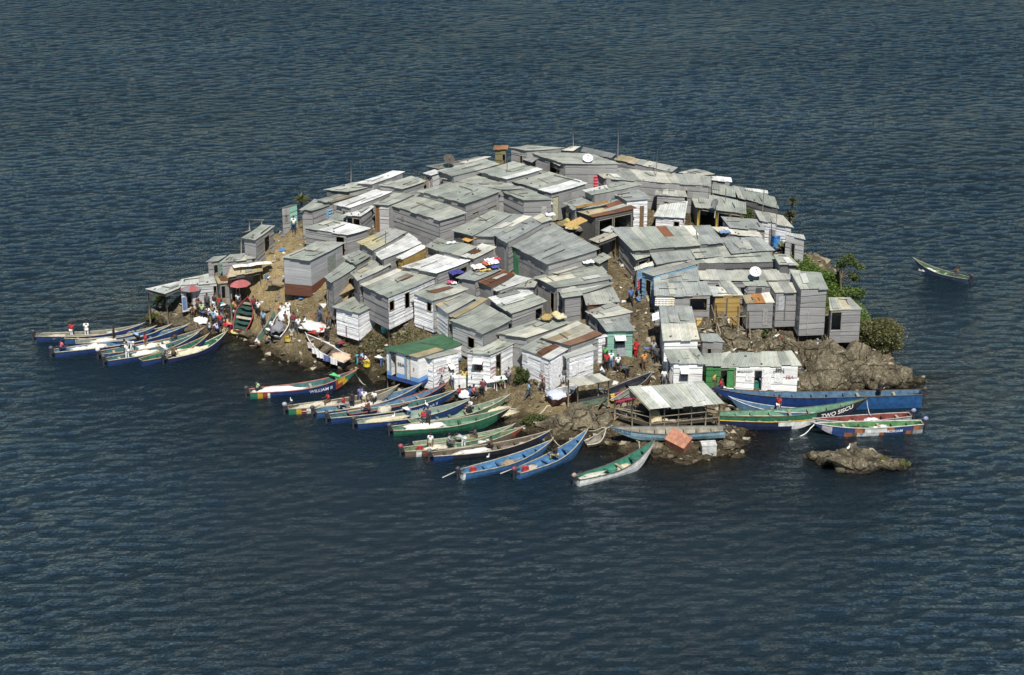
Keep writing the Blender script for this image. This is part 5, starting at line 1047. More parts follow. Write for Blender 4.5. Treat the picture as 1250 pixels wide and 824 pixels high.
def solid(o, t, off=0):
    s = o.modifiers.new('t', 'SOLIDIFY'); s.thickness = t; s.offset = off; return o
def G(px, py, h=0.0):
    p = cast(px, py, h, ground if h == 0 else None); return p
WOODC = (.2, .16, .11); POLE = (.24, .2, .14)
# ------------------------------------------------ open shed on the point
def open_shed():
    z = 2.75; q = [at(768, 473.4, z + .95), at(793, 500, z), at(883.5, 491.6, z), at(858.5, 466, z + .95)]   # ridge left, eave left, eave right, ridge right
    bl, br = at(746, 487, z), at(836, 479.5, z)
    c = (q[1] + q[2] + bl + br) / 4; gz = .6
    e = empty('open_shed', (c.x, c.y, gz), 'open sided boat shed with a pale ribbed tin roof on the point', 'shed'); o = e.location.copy()
    L_ = lambda p: p - o
    roof_mesh([L_(q[1]), L_(q[2]), L_(q[3]), L_(q[0])], 'g', ((.1, .3, 0, 1, 'l'), (.5, .6, 0, 1, 'gc'), (.75, .9, 0, 1, 'l')), e)
    roof_mesh([L_(br), L_(bl), L_(q[0] - Vector((0, 0, .02))), L_(q[3] - Vector((0, 0, .02)))], 'g', (), e)
    ins = lambda p, k=.07: lerp(p, Vector((c.x, c.y, p.z)), k)
    f = MB(); ps = []
    for a, b, n in ((q[1], q[2], 6), (bl, br, 5), (q[1], bl, 3), (q[2], br, 3)):
        a, b = ins(a), ins(b)
        for k in range(n):
            p = lerp(a, b, k / (n - 1)); g = max(smooth_h(p.x, p.y) - .2, -.2)
            m = MB(); m.tube([(p.x - o.x, p.y - o.y, g - o.z), (p.x - o.x + R.uniform(-.08, .08), p.y - o.y, p.z - o.z - .05)], .055, 6, jit(POLE, .3)); m.build('post', M_WOOD, e)
        for hh in (.85, 1.4): f.tube([L_(a - Vector((0, 0, z - gz - hh))), L_(b - Vector((0, 0, z - gz - hh + R.uniform(-.1, .1))))], .045, 5, jit(POLE, .3))
    f.build('rail', M_WOOD, e)
    m = MB(); m.tube([L_(ins(q[0], .02) - Vector((0, 0, .12))), L_(ins(q[3], .02) - Vector((0, 0, .12)))], .06, 6, POLE)
    for k in range(5):
        t = k / 4; r = lerp(q[0], q[3], t) - Vector((0, 0, .1))
        for s0, s1 in ((q[1], q[2]), (bl, br)): m.tube([L_(r), L_(lerp(s0, s1, t) - Vector((0, 0, .08)))], .045, 5, jit(POLE, .2))
    m.build('rafter', M_WOOD, e)
    m = MB(); a, b, c2, d = [ins(p, .08) for p in (q[1], q[2], br, bl)]
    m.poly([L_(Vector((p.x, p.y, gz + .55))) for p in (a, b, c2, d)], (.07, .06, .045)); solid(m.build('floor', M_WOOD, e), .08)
    m = MB(); a, b = ins(bl, .1), ins(br, .1)
    for k in range(9):
        t0, t1 = k / 9, (k + 1) / 9; zz = R.uniform(.6, 1.1)
        m.poly([L_(Vector((*lerp(a, b, t).xy, hh))) for t, hh in ((t0, gz + .5), (t1, gz + .5), (t1, gz + .5 + zz), (t0, gz + .5 + zz))], jit((.06,.06,.055), .5))
    solid(m.build('dark_net_backing', M_NET, e), .03)  # dark netting backdrop added to put the shed's inside in shade
    return e, q, bl, br
SH, SQ, SBL, SBR = open_shed()
def heap(name, label, cat, p, rx, ry, rz, col, mat, seed, amp=.5, group=None, rot=0, freq=2.2):
    mb = MB(); mb.blob((0, 0, 0), rx, ry, rz, col, 0, 3, amp, freq, seed)
    mb.v = [(x, y, max(z, -.06 - .02 * math.sin(seed + x * 9))) for x, y, z in mb.v]
    o = mb.build(name, mat); o.location = p; o.rotation_euler = (0, 0, rot); tag(o, label, cat, group); return o
NETG = 'nets heaped in boats and on land'
for k, (bt, t, lx, ly, lz, c, lb) in enumerate([('b1', .2, .9, .45, .25, CRM, 'low cream net heap in the stern half of the farthest left boat'), ('b1', .72, .7, .4, .55, CRM, 'tall cream net heap near the bow of the farthest left boat'),
   ('b2', .3, 1.3, .5, .4, (.62,.6,.54), 'white net heap in the middle of the white lined blue boat'), ('b3', .18, .8, .45, .35, (.72,.7,.64), 'white net heap just ahead of the red shirted helmsman'), ('b3', .3, 1.0, .5, .45, (.74,.72,.68), 'larger white net heap ahead of the helmsman'),
   ('b4', .48, 1.2, .55, .45, (.72,.7,.64), 'bright white net heap in the teal lined boat'), ('b4', .6, 1.1, .5, .45, (.58,.5,.36), 'tan net heap toward the bow of the teal lined boat'), ('b5', .42, 1.3, .45, .4, (.72,.7,.62), 'white net heap in the dark blue boat of the left cluster'),
   ('b7', .36, 1.2, .5, .45, (.6,.55,.4), 'tan net heap in the front left boat'), ('b7', .55, 1.3, .5, .4, (.62,.58,.42), 'straw coloured net heap nearest the bow of the front left boat'), ('b6', .52, 1.0, .45, .4, (.6,.55,.42), 'straw net heap in the brown edged boat'),
   ('w', .25, 2.0, .55, .42, (.75,.74,.72), 'long white net heap in the WILLIAM boat'), ('m1', .26, 1.9, .5, .4, CRM, 'long cream net laid along the flag striped boat'), ('m3', .42, .6, .4, .55, CRM, 'folded cream sail bundle in the lettered blue boat'),
   ('m2', .5, 1.5, .5, .3, (.6,.58,.5), 'pale net heap under the standing men'), ('m4', .25, 1.8, .45, .35, (.55,.5,.36), 'straw coloured net along the navy boat'), ('m5', .26, 1.9, .55, .45, (.74,.72,.68), 'large white net heap in the bright green boat'),
   ('m7', .27, 1.0, .5, .35, (.6,.56,.46), 'cream net heap in the red bowed boat'), ('m7', .68, .6, .4, .35, (.72,.7,.66), 'white bag near the bow of the red bowed boat'), ('m8', .35, 1.5, .45, .35, (.7,.68,.64), 'white net heap in the black boat'), ('m8', .78, .7, .4, .4, (.5,.45,.34), 'tan net heap at the bow of the black boat'),
   ('m9', .55, .9, .4, .25, (.3,.24,.16), 'brown net heap in the boat with the steering pole'), ('m10', .2, .7, .45, .25, (.45,.4,.34), 'mixed gear heap in the ochre bottomed boat'), ('m11', .2, 1.3, .5, .25, (.55,.55,.46), 'pale net spread in the nearest white boat'), ('m11', .6, .6, .35, .3, (.6,.52,.34), 'tan net heap in the nearest white boat'),
   ('m20', .4, .7, .45, .45, (.75,.74,.72), 'white sack heap in the red lined boat'), ('m20', .62, .9, .45, .3, (.5,.44,.34), 'tangled tan net in the red lined boat'), ('m21', .38, .6, .45, .35, (.75,.74,.7), 'round white net heap in the lettered green lined boat'), ('m21', .6, 1.2, .55, .3, (.06,.05,.04), 'dark tangled net in the lettered green lined boat'),
   ('m22', .75, .9, .4, .3, (.74,.74,.72), 'white net heap in the lone drifting boat')]):
    p = in_boat(bt, t, .34); heap('fishing_net', lb, 'net', p, lx, ly * .82, lz * .95, c, M_NET, k, group=NETG, rot=BOATS[bt][5])
for k, (x, y, lx, ly, lz, c, lb) in enumerate([(606,504.5,1.4,.9,.5,(.62,.56,.4),'cream net heap lying on the brown beach'), (801,521,.5,.4,1.2,(.55,.46,.28),'hanging tan net sheaf at the left of the open shed'), (818,520,1.3,.6,.5,(.5,.44,.3),'tan net heap on the floor of the open shed'),
   (822,508,.5,.4,.6,(.14,.2,.12),'green net bundle inside the open shed'), (406,390,.5,.4,.3,(.15,.1,.1),'dark bundle beside the lone white house')]):
    heap('fishing_net', lb, 'net', G(x, y) + Vector((0, 0, .1 if k != 3 else 1.0)), lx, ly, lz, c, M_NET, 50 + k, group=NETG)
# things in and around boats
def keg(name, label, cat, p, r, h, c, mat=None, group=None):
    mb = MB(); mb.tube([(0, 0, 0), (0, 0, h * .1), (0, 0, h * .9), (0, 0, h)], r, 12, c)
    o = mb.build(name, mat or M_PLASTIC); o.location = p; tag(o, label, cat, group)
    m2 = MB(); m2.tube([(0, 0, h), (0, 0, h + .05)], r * .9, 12, tuple(x * .7 for x in c)); m2.build('lid', M_PLASTIC, o); return o
for bt, t, lb in (('m9', .13, 'red fuel tank at the stern of the boat with the steering pole'), ('m10', .12, 'red fuel tank at the stern of the ochre bottomed boat'), ('m7', .13, 'red fuel tank at the stern of the red bowed boat')):
    keg('fuel_tank', lb, 'fuel tank', in_boat(bt, t, .3), .28, .35, (.5, .05, .05), group='red fuel tanks')
keg('water_barrel', 'blue plastic barrel by the white house on the right shoulder', 'barrel', G(947, 301.5), .42, 1.05, (.03, .2, .55))
keg('bucket', 'green plastic tub inside the office doorway', 'bucket', G(922.5, 474), .28, .55, (.03, .22, .17))
keg('bucket', 'turquoise bucket in the hollow beside the lone white house', 'bucket', G(469.5, 405.5), .3, .6, (.08, .42, .42))
for x, y, c, lb in ((747,430,(.5,.06,.06),'red basin left of the blue one at the teal kiosk'), (757,429.5,(.08,.3,.6),'blue basin in front of the teal kiosk'), (767,428.6,(.5,.06,.05),'red basin right of the blue one at the teal kiosk'), (352,415.5,(.55,.4,.05),'yellow bucket at the feet of the khaki trousers'), (448,446.5,(.6,.5,.05),'yellow basin in the shallows')):
    keg('basin', lb, 'basin', G(x, y), .33, .28, c)
def crate(name, label, cat, p, sx, sy, sz, c, rot=(0, 0, 0), lidc=None, mat=None):
    bm = bmesh.new(); bmesh.ops.create_cube(bm, size=1)
    for v in bm.verts: v.co = Vector((v.co.x * sx, v.co.y * sy, v.co.z * sz))
    bmesh.ops.bevel(bm, geom=bm.edges[:], offset=.04, segments=2, affect='EDGES')
    mb = MB(); mb.mesh([v.co for v in bm.verts], [tuple(v.index for v in f.verts) for f in bm.faces], c); bm.free()
    o = mb.build(name, mat or M_PAINT); o.location = p; o.rotation_euler = [rad(a) for a in rot]; tag(o, label, cat)
    m2 = MB(); m2.box((0, 0, sz / 2 + .03), sx * 1.04, sy * 1.04, .07, None, lidc or c); m2.build('lid', mat or M_PAINT, o); return o
crate('fish_box', 'big salmon orange box tipped on its edge at the waterline', 'box', at(828, 540, .75), 1.75, 1.3, 1.0, (.4, .185, .115), (24, 14, -32))
crate('cool_box', 'dirty white cool box standing in the shallows', 'box', at(865, 548, .5), 1.15, .8, .95, (.5, .5, .47), (3, -2, 4), (.6, .6, .57))
for k, (x, y, c) in enumerate(((853, 397.5, (.6,.4,.12)), (887, 398, (.7,.7,.68)))): crate('jerrycan', ('tan container under the yellow wooden front', 'white container under the yellow wooden front')[k], 'container', G(x, y) + Vector((0, 0, .3)), .45, .35, .55, c)
crate('white_crate', 'white painted chest outside the red lettered hut', 'chest', G(561, 473) + Vector((0, 0, .5)), 1.0, .7, .95, (.75, .75, .73), (0, 0, 10))
# umbrellas
def umbrella(p, label, c1, c2, h=2.2, r=1.08, tilt=(0, 0)):
    e = empty('sun_umbrella', p, label, 'umbrella', 'red umbrellas over the beach market'); e.rotation_euler = (rad(tilt[0]), rad(tilt[1]), 0)
    mb = MB(); n = 8
    prof = [(0, .5), (.35, .42), (.7, .25), (1.0, 0)]
    for k in range(n):
        a0, a1 = 2 * math.pi * k / n, 2 * math.pi * (k + 1) / n; c = c1 if k % 2 == 0 or c2 is None else c2
        for (r0, z0), (r1, z1) in zip(prof[:-1], prof[1:]):
            mb.poly([(math.cos(a0) * r0 * r, math.sin(a0) * r0 * r, h + z0), (math.cos(a0) * r1 * r, math.sin(a0) * r1 * r, h + z1), (math.cos(a1) * r1 * r, math.sin(a1) * r1 * r, h + z1), (math.cos(a1) * r0 * r, math.sin(a1) * r0 * r, h + z0)], c)
    solid(mb.build('canopy', M_CLOTH, e), .02)
    m = MB(); m.tube([(0, 0, -.2), (0, 0, h + .55)], .03, 6, (.4, .38, .35)); m.build('pole', M_METAL, e)
umbrella(G(235, 379), 'red and grey panelled sun umbrella before the shore shack', (.3, .085, .09), (.2, .19, .2))
umbrella(G(293.5, 374), 'pinkish red sun umbrella behind the upright boat', (.32, .095, .095), (.36, .12, .115))
# dishes and masts
def dish(p, r, label, c, face=(0, -.8, .6), h=.8):
    e = empty('satellite_dish', p, label, 'satellite dish'); f = Vector(face).normalized(); a = f.orthogonal().normalized(); b = f.cross(a)
    mb = MB(); n = 20; rings = [(k / 4 * r, (k / 4) ** 2 * r * .22) for k in range(5)]; top = Vector((0, 0, h))
    for (r0, z0), (r1, z1) in zip(rings[:-1], rings[1:]):
        for k in range(n):
            q = []
            for rr, zz, kk in ((r0, z0, k), (r1, z1, k), (r1, z1, k + 1), (r0, z0, k + 1)):
                an = 2 * math.pi * kk / n; q.append(top + (a * math.cos(an) + b * math.sin(an)) * rr + f * zz)
            mb.poly(q if r0 else q[:1] + q[1:3], c, None, 0, True)
    solid(mb.build('reflector', M_METAL, e), .02)
    m = MB(); m.tube([(0, 0, -.4), top - f * .1], .05, 6, (.25, .25, .25)); m.tube([top - b * r * .9, top + f * r * .9], .02, 5, (.2, .2, .2)); m.tube([top + f * r * .85, top + f * r], .06, 6, (.2, .2, .2)); m.build('mount', M_METAL, e)
dish(G(548, 203, 2.6), .52, 'dark brown mesh dish on the left skyline', (.09, .075, .06), (.2, -.6, .75), .7)
dish(G(717.5, 201, 2.7), .5, 'white round dish standing on the crest roof', (.8, .8, .78), (0, -.55, .85), .6)
dish(G(872.5, 261, 2.5), .45, 'grey dish facing sideways over the yellow posted veranda', (.2, .2, .2), (-.7, -.5, .5), 1.0)
dish(G(921.5, 342, 2.5), .52, 'white round dish standing on the long ribbed roof', (.8, .8, .78), (.05, -.6, .8), .75)
for x, y, h, lb in ((428.5,223,1.2,'short white mast on the left skyline roof'), (700,181,1.1,'stubby mast on the highest skyline roof'), (754,200,3.2,'thin pole rising among the crest roofs'), (800,228,2.6,'mast beside the long pale roof'), (929.5,277,3.4,'tall thin aerial pole before the white house on the right shoulder'),
                    (947,290,2.8,'second thin aerial pole beside the blue barrel'), (884,262,1.6,'short pole between the grey dish and the crest'), (470.5,318,1.8,'thin stick aerial on the narrow white roof'), (619,225,1.3,'stick standing at the corner of the white striped hall')):
    e = empty('aerial_mast', G(x, y, 1.5), lb, 'mast', 'thin poles above the roofs'); m = MB(); m.tube([(0, 0, 0), (R.uniform(-.1, .1), 0, h + 1)], .035, 5, (.2, .19, .18)); m.build('pole', M_METAL, e)
# planks, sacks, cloths
def plank(a, b, z0, z1, wd, c, label, name='plank', cat='plank', mat=None):
    P, Q = G(*a, z0), G(*b, z1); d = (Q - P); u = d.cross(Vector((0, 0, 1))).normalized() * wd / 2
    mb = MB(); mb.poly([-u, u, d + u, d - u][::1], c); o = mb.build(name, mat or M_WOOD); o.location = P; solid(o, .05); tag(o, label, cat); return o
plank((567.5,294), (591,282.5), 2.75, 2.75, .9, (.52,.3,.1), 'bright orange board lying on the grey roof right of the biggest hall')
plank((692,276.5), (713,267), 2.7, 2.9, 1.2, (.5,.33,.12), 'orange brown sheet propped over the littered yard')
plank((411,358), (430,349), 2.0, 2.1, 1.2, (.34,.25,.13), 'tan wooden lean-to board at the foot of the tall narrow shack')
plank((417,371), (421,355), 1.2, 1.6, .9, (.3,.21,.11), 'upright tan boards under the lean-to')
plank((704,253), (742,246), 2.9, 2.9, .5, (.3,.17,.06), 'rusty strip lying across the flat roof with rust streaks')
plank((741,500), (722,507), 1.6, .2, .14, POLE, 'leaning pole at the right end of the market stall')
plank((812,433), (803,431), .1, .1, 1.2, (.36,.3,.17), 'timber step at the edge of the dirt path')
def sacks(x, y, h, specs):
    for k, (dx, dy, c, lb) in enumerate(specs): heap('sack', lb, 'sack', G(x + dx, y + dy, h), .5, .33, .34, tuple(q * .8 for q in c), M_CLOTH, 80 + k + int(x), .5, 'sacks and bundles', R.uniform(-.8, .8), 1.2)
sacks(675, 386, 2.6, ((-8,2,(.42,.3,.12),'brown sack on the rubble loaded roof'), (4,-1,(.62,.55,.3),'straw yellow sack on the rubble loaded roof'), (10,1,(.65,.6,.4),'pale sack at the right of the rubble loaded roof')))
sacks(693, 274, .7, ((-1,-3,(.5,.42,.16),'mustard sack in the littered yard'), (3,4,(.62,.58,.4),'pale sack in the littered yard'), (9,5,(.45,.38,.14),'olive sack in the littered yard'), (-6,0,(.24,.2,.1),'brown sack in the littered yard')))
heap('sack', 'white sack dropped on the left beach', 'sack', G(245,395) + Vector((0,0,.2)), .75, .5, .45, (.75,.75,.75), M_CLOTH, 3, .3, 'sacks and bundles')
heap('sack', 'straw yellow heap at the transom of the red rimmed boat', 'sack', G(291,406) + Vector((0,0,.1)), .7, .5, .35, (.6,.55,.22), M_CLOTH, 4, .3, 'sacks and bundles')
heap('sack', 'white bag between two seated beach people', 'sack', G(567,487) + Vector((0,0,.3)), .5, .45, .5, (.72,.74,.76), M_CLOTH, 5, .3, 'sacks and bundles')
heap('tarpaulin', 'crumpled white tarpaulin beside the boat hung with washing', 'tarpaulin', G(384,402) + Vector((0,0,.2)), 1.3, .9, .45, (.66,.65,.6), M_CLOTH, 6, .5, None, -.4)
heap('tarpaulin', 'red and white cloth heap at the bow of the washing boat', 'tarpaulin', G(386,408) + Vector((0,0,.25)), .8, .5, .45, (.45,.06,.05), M_CLOTH, 7, .5)
heap('tarpaulin', 'patterned bedding heap in the stern of the washing boat', 'tarpaulin', in_boat('s4', .16, .5), .9, .7, .5, (.6,.42,.3), M_CLOTH, 8, .5)
heap('goods_pile', 'white and dark goods piled in the boat on the slope', 'goods', in_boat('s3', .35, .5), 1.1, .6, .55, (.2,.2,.22), M_CLOTH, 9, .6, None, BOATS['s3'][5])
heap('goods_pile', 'white wrapped load at the bow of the goods boat', 'goods', in_boat('s3', .75, .4), .7, .5, .7, (.66,.66,.64), M_CLOTH, 10, .4, None, BOATS['s3'][5])
heap('goods_pile', 'white laundry bundles on the maroon boat end', 'goods', in_boat('m15', .25, .75), .8, .8, .3, (.5,.53,.6), M_CLOTH, 11, .5)
for k, (t, c, lb) in enumerate(((.2,(.72,.72,.7),'white cloth at the stern end'), (.36,(.12,.14,.3),'navy cloth second from the stern'), (.5,(.74,.74,.73),'white cloth amidships'), (.64,(.72,.72,.7),'white cloth third from the bow'), (.8,(.6,.5,.5),'pinkish cloth near the bow'))):
    for sd in (-1, 1):
        e, L, sh, hf, pt, yw = BOATS['s4']; mb = MB(); w_ = .7
        for j in range(6):
            x0, x1 = (j / 6 - .5) * w_, ((j + 1) / 6 - .5) * w_; dd = lambda i: .03 * math.sin(i * 2.1 + k)
            for z0, z1 in ((0, -.28), (-.28, -.55)): mb.poly([(x0, dd(j) * -z0 * 3, z0), (x1, dd(j + 1) * -z0 * 3, z0), (x1, dd(j + 1) * -z1 * 3, z1), (x0, dd(j) * -z1 * 3, z1)], c)
        o = mb.build('washing_cloth', M_CLOTH); o.location = in_boat('s4', t, sh(t) + .06, sd * 1.12); o.rotation_euler = (0, 0, yw); solid(o, .02)
        tag(o, lb + (' on the lake side' if sd > 0 else ' on the land side') + ' of the washing boat', 'cloth', 'washing on the hauled up boat')
def hang(p, w_, h_, c, label, rot=0, group=None, tilt=0):
    mb = MB()
    for j in range(8):
        for i in range(4):
            f = lambda a, b: (( a / 8 - .5) * w_, .06 * math.sin(a * 1.7) * (b / 4), -b / 4 * h_)
            mb.poly([f(j, i), f(j + 1, i), f(j + 1, i + 1), f(j, i + 1)], c, None, 0, True)
    o = mb.build('hanging_cloth', M_CLOTH); o.location = p; o.rotation_euler = (tilt, 0, rot); solid(o, .02); tag(o, label, 'cloth', group); return o
for k, (x, c) in enumerate(((804, (.76,.74,.68)), (812, (.74,.73,.7)), (819, (.72,.66,.5)))):
    S = HOUSES['C34']; hang(at(x, 363.5, cast(833, 353, 2.8).z - .35) + Vector((0, -.1, 0)), .62, .75, c, ('first of three pale cloths from the left under the blue grey roof', 'middle of three pale cloths under the blue grey roof', 'cream cloth, right of three under the blue grey roof')[k], 0, 'cloths drying on the grey wall')
hang(in_boat('m14', .3, .78, -1.05) + Vector((0, -.05, 0)), 1.9, .9, (.3,.04,.08), 'maroon blanket over the side of the beached brown boat', BOATS['m14'][5], None, -.25)
hang(in_boat('m14', .12, .78, -1.05) + Vector((0, -.05, 0)), .9, .6, (.62,.45,.08), 'yellow cloth beside the maroon blanket', BOATS['m14'][5], None, -.25)
hang(in_boat('m14', .55, .85, -1.05) + Vector((0, -.05, 0)), 1.0, .6, (.7,.7,.68), 'white cloth beside the maroon blanket', BOATS['m14'][5], None, -.25)
hang(G(730, 214, 1.9), .8, 1.2, (.6,.1,.13), 'red patterned cloth hung out among the crest roofs', .3)
hang(G(780, 341, 1.9), .6, 1.0, (.5,.08,.1), 'red garment on the blue boarded wall', 1.2)
hang(G(404, 255, 2.1), .7, 1.1, (.2,.36,.5), 'blue tarpaulin curtain at the end of the left grey shack', .9)
def flatcloth(x, y, h, w_, l_, c, label, rot=0):
    mb = MB(); n = 5
    f = lambda a, b: ((a / n - .5) * w_, (b / n - .5) * l_, .05 * math.sin(a * 2.3 + x) + .05 * math.sin(b * 1.9 + y))
    for i in range(n):
        for j in range(n): mb.poly([f(i, j), f(i + 1, j), f(i + 1, j + 1), f(i, j + 1)], c, None, 0, True)
    o = mb.build('drying_cloth', M_CLOTH); o.location = G(x, y, h); o.rotation_euler = (0, 0, rot); solid(o, .02); tag(o, label, 'cloth', 'laundry spread over the roofs')
for a in [(584,325,2.75,1.2,.9,(.72,.7,.68),'white laundry left of the striped cloth on the laundry roof',.4), (593,321,2.8,.6,1.2,(.5,.16,.08),'rust red laundry strip on the laundry roof',.4), (600,318.5,2.8,1.0,1.3,(.74,.74,.75),'white laundry sheet at the right of the laundry roof',.4), (607,316,2.7,.6,.9,(.5,.04,.08),'crimson garment at the corner of the laundry roof',.4),
          (604,325,2.7,.7,.6,(.08,.1,.35),'royal blue garment on the laundry roof',.3), (592,329.5,2.7,1.1,.4,(.55,.4,.12),'yellow cloth on the laundry roof',.5), (557,332,2.6,1.2,.8,(.06,.06,.26),'dark blue sheet beside the scratched white roof',.5), (549,344,2.8,.5,.4,(.5,.1,.2),'pink cloth on the roof of the dark windowed house',.2), (554,345,2.8,.5,.4,(.7,.68,.66),'white cloth on the roof of the dark windowed house',.2),
          (551,296,2.5,.9,.6,(.7,.72,.74),'white cloth below the biggest hall',.3), (885,283,2.3,1.0,.7,(.2,.3,.5),'blue cloth on the cream strip roof',.2), (308,322.5,2.4,3.6,1.0,(.78,.76,.68),'long white sheet on the tan canopy',.35), (276,342,2.55,1.6,.6,(.6,.3,.1),'orange and yellow litter sheet on the annexe roof',.1), (672,261.5,2.4,.9,.6,(.72,.7,.68),'white sheet on the heaped flat roof',.2), (717,318.5,2.5,1.1,.9,(.72,.72,.7),'white rectangle on the narrow pale roof',.35), (597,207,2.3,1.2,.8,(.74,.74,.75),'white washing near the yellow outhouse',.2)]: flatcloth(*a)
heap('junk_pile', 'pile of red, white and dark junk in the village centre yard', 'junk', G(606,320,.2) + Vector((0,0,.3)), 1.2, .8, .6, (.22,.18,.16), M_NET, 21, .8)
heap('junk_pile', 'dark junk pile beside the sacks in the littered yard', 'junk', G(710,282,.2) + Vector((0,0,.3)), 1.4, .8, .6, (.14,.13,.13), M_NET, 22, .8)
heap('junk_pile', 'stacked timber and stones beside the brick based house', 'junk', G(342,349) + Vector((0,0,.2)), 1.0, .6, .7, (.27,.21,.13), M_NET, 23, .7)
# market stall
def stall():
    z = 4.3 - .9; q = [at(704.6, 471.5, z), at(744.6, 463.8, z), at(731.5, 456, z + .2), at(692.4, 462.7, z + .2)]
    c = sum(q, Vector()) / 4; gz = max(.9, smooth_h(c.x, c.y)); e = empty('market_stall', (c.x, c.y, gz), 'small market stall with tin roof and green counter above the rocks', 'stall'); o = e.location.copy()
    roof_mesh([p - o for p in q], 'gc', (), e)
    for p in q:
        p = lerp(p, c, .06); m = MB(); m.tube([(p.x - o.x, p.y - o.y, smooth_h(p.x, p.y) - .3 - o.z), (p.x - o.x, p.y - o.y, p.z - o.z)], .06, 6, jit(POLE)); m.build('post', M_WOOD, e)
    a, b = q[0] - o, q[1] - o
    m = MB()
    for k, (hh, cc) in enumerate(((.35,(.1,.16,.11)), (.62,(.12,.19,.13)), (.9,(.1,.15,.11)), (1.15,(.05,.05,.05)))):
        m.box(((a + b) / 2) + Vector((0, .06, -a.z + hh - (0))), (b - a).length * .95, .05, .2, Matrix.Rotation(math.atan2(b.y - a.y, b.x - a.x), 3, 'Z'), cc)
    m.build('counter', M_WOOD, e)
stall()
for k, (x, y, lb) in enumerate(((600,474,'left white plastic table at the hotel hut'), (610,471.5,'right white plastic table at the hotel hut'))):
    e = empty('table', G(x, y), lb, 'table', 'white tables'); m = MB(); m.box((0, 0, .75), 1.1, .8, .05, Matrix.Rotation(.3, 3, 'Z'), (.78,.78,.78)); m.build('tabletop', M_PLASTIC, e)
    for a in (-1, 1):
        for b in (-1, 1): m = MB(); m.tube([(a * .45, b * .3, -.1), (a * .42, b * .28, .74)], .03, 5, (.6,.6,.6)); m.build('leg', M_PLASTIC, e)
# scaffold and debris poles under the right cluster
def poles(label, pts, group=None):
    P = [G(x, y, h) for x, y, h in pts[0]]; e = empty('pole_scaffold', G(pts[0][0][0], pts[0][0][1]), label, 'scaffold'); o = e.location.copy()
    for seg in pts:
        m = MB(); m.tube([G(x, y, h) - o for x, y, h in seg], .055, 5, jit(POLE, .3)); m.build('pole', M_WOOD, e)
poles('rough pole scaffold below the yellow wooden front', [[(875,412,-.3),(874,372,2.9)], [(901,420,-.3),(901,374,2.8)], [(917,424,-.3),(913,372,2.8)], [(872,388,1.6),(945,384,1.7)], [(890,386,1.5),(912,406,.2)], [(880,402,.4),(925,403,.5)], [(953,412,-.2),(946,358,2.7)], [(868,372,2),(880,408,.1)], [(946,384,1.6),(980,382,1.9)]])
poles('bent branches leaning on the wall of the cliff house', [[(973,388,1.2),(982,368,2.5),(989,357,3.6)], [(980,383,1.4),(992,382,1.5),(998,392,.9)]])
poles('branches propping the wide roofed house', [[(480,403,-.2),(478,380,1.8),(482,372,2.4)], [(488,400,-.2),(487,382,1.6)], [(496,396,-.2),(488,386,1.3),(484,372,2.2)], [(484,402,-.2),(494,385,1.2)], [(504,392,-.1),(492,398,.1)]])
poles('driftwood poles on rocks below the market stall', [[(697,507,.2),(735,493,.6),(742,492,.7)], [(700,512,-.1),(706,494,.7)], [(725,504,.1),(742,481,1.6)]])
poles('stick drying racks left of the open shed', [[(756,516,-.1),(758,492,1.6)], [(764,516,-.1),(766,488,2.0)], [(748,518,-.1),(760,500,1.0)], [(754,498,1.3),(786,503,1.3)], [(752,508,.6),(782,512,.6)], [(742,520,0),(758,505,.8)], [(775,516,-.1),(776,496,1.7)]])
poles('viewing platform poles at the far left edge', [[(304.5,282,-1),(304.5,268,2.2)], [(319,275,-1),(320,268,2.0)], [(303,268.5,2.2),(322,268.5,2.1)], [(294.5,310,-.5),(294.5,283,2.3)], [(296,284,2.2),(306,281,2.2)]])
# ropes
def rope(label, pts, r=.035, c=(.5,.47,.38)):
    P = [at(x, y, z) if z is not None else G(x, y) + Vector((0, 0, .06)) for x, y, z in pts]; Q = []
    for a, b in zip(P[:-1], P[1:]):
        for k in range(6): t = k / 6; Q.append(lerp(a, b, t) - Vector((0, 0, .12 * math.sin(math.pi * t))))
    Q.append(P[-1]); m = MB(); m.tube(Q, r, 5, c); o = m.build('mooring_rope', M_CLOTH); tag(o, label, 'rope', 'mooring ropes')
rope('pale rope from the ochre bottomed boat to the rocks', [(717,525,1.9),(700,538,.4),(686,545,.1),(677,538,.1),(671,527,1.2)])
rope('rope from the sky blue bow to the old pale blue boat', [(717,526,1.8),(735,522,1.0),(748,519,1.1)])
rope('rope from the nearest white boat up to the shed', [(781,551,.9),(780,539,.6),(772,532,.6),(765,520,1.2)])
rope('pair of white ropes trailing from the yellow banded boat', [(998,511,1.0),(990,522,.3),(978,532,.03),(965,536,.03)], .05, (.65,.65,.6))
rope('rope from the old pale blue boat into the right shallows', [(885,524,.8),(895,530,.3),(915,535,.03),(885,538,.03),(866,536,.2)])
rope('rope from the green boat bow down to the red lined boat', [(1058,487,2.1),(1060,500,1.2),(1063,507,.9)])
rope('rope from the WILLIAM bow into the shallows', [(433,453,1.5),(438,462,.3),(446,470,.03)])
rope('pale rope along the shore to the worn green boat', [(648,515,None),(656,508,None),(668,496,None),(684,492,None)], .05)
rope('rope from the navy boat bow up the beach', [(556,476,1.5),(566,478,None),(575,478,None)])
# steering poles
for bt, lb, pp in (('m9', 'long steering pole of the sky blue boat', [(540,583,.05),(566,571,.9)]), ('m10', 'thin pole trailing from the ochre bottomed boat', [(611,578,.05),(634,569,.9)]), ('b7', 'pole trailing beside the front left boat', [(188,442,.05),(207,430,.9)])):
    P = [at(*p) for p in pp]; m = MB(); m.tube(P, .04, 5, (.5,.47,.4)); o = m.build('punt_pole', M_WOOD); tag(o, lb, 'pole')
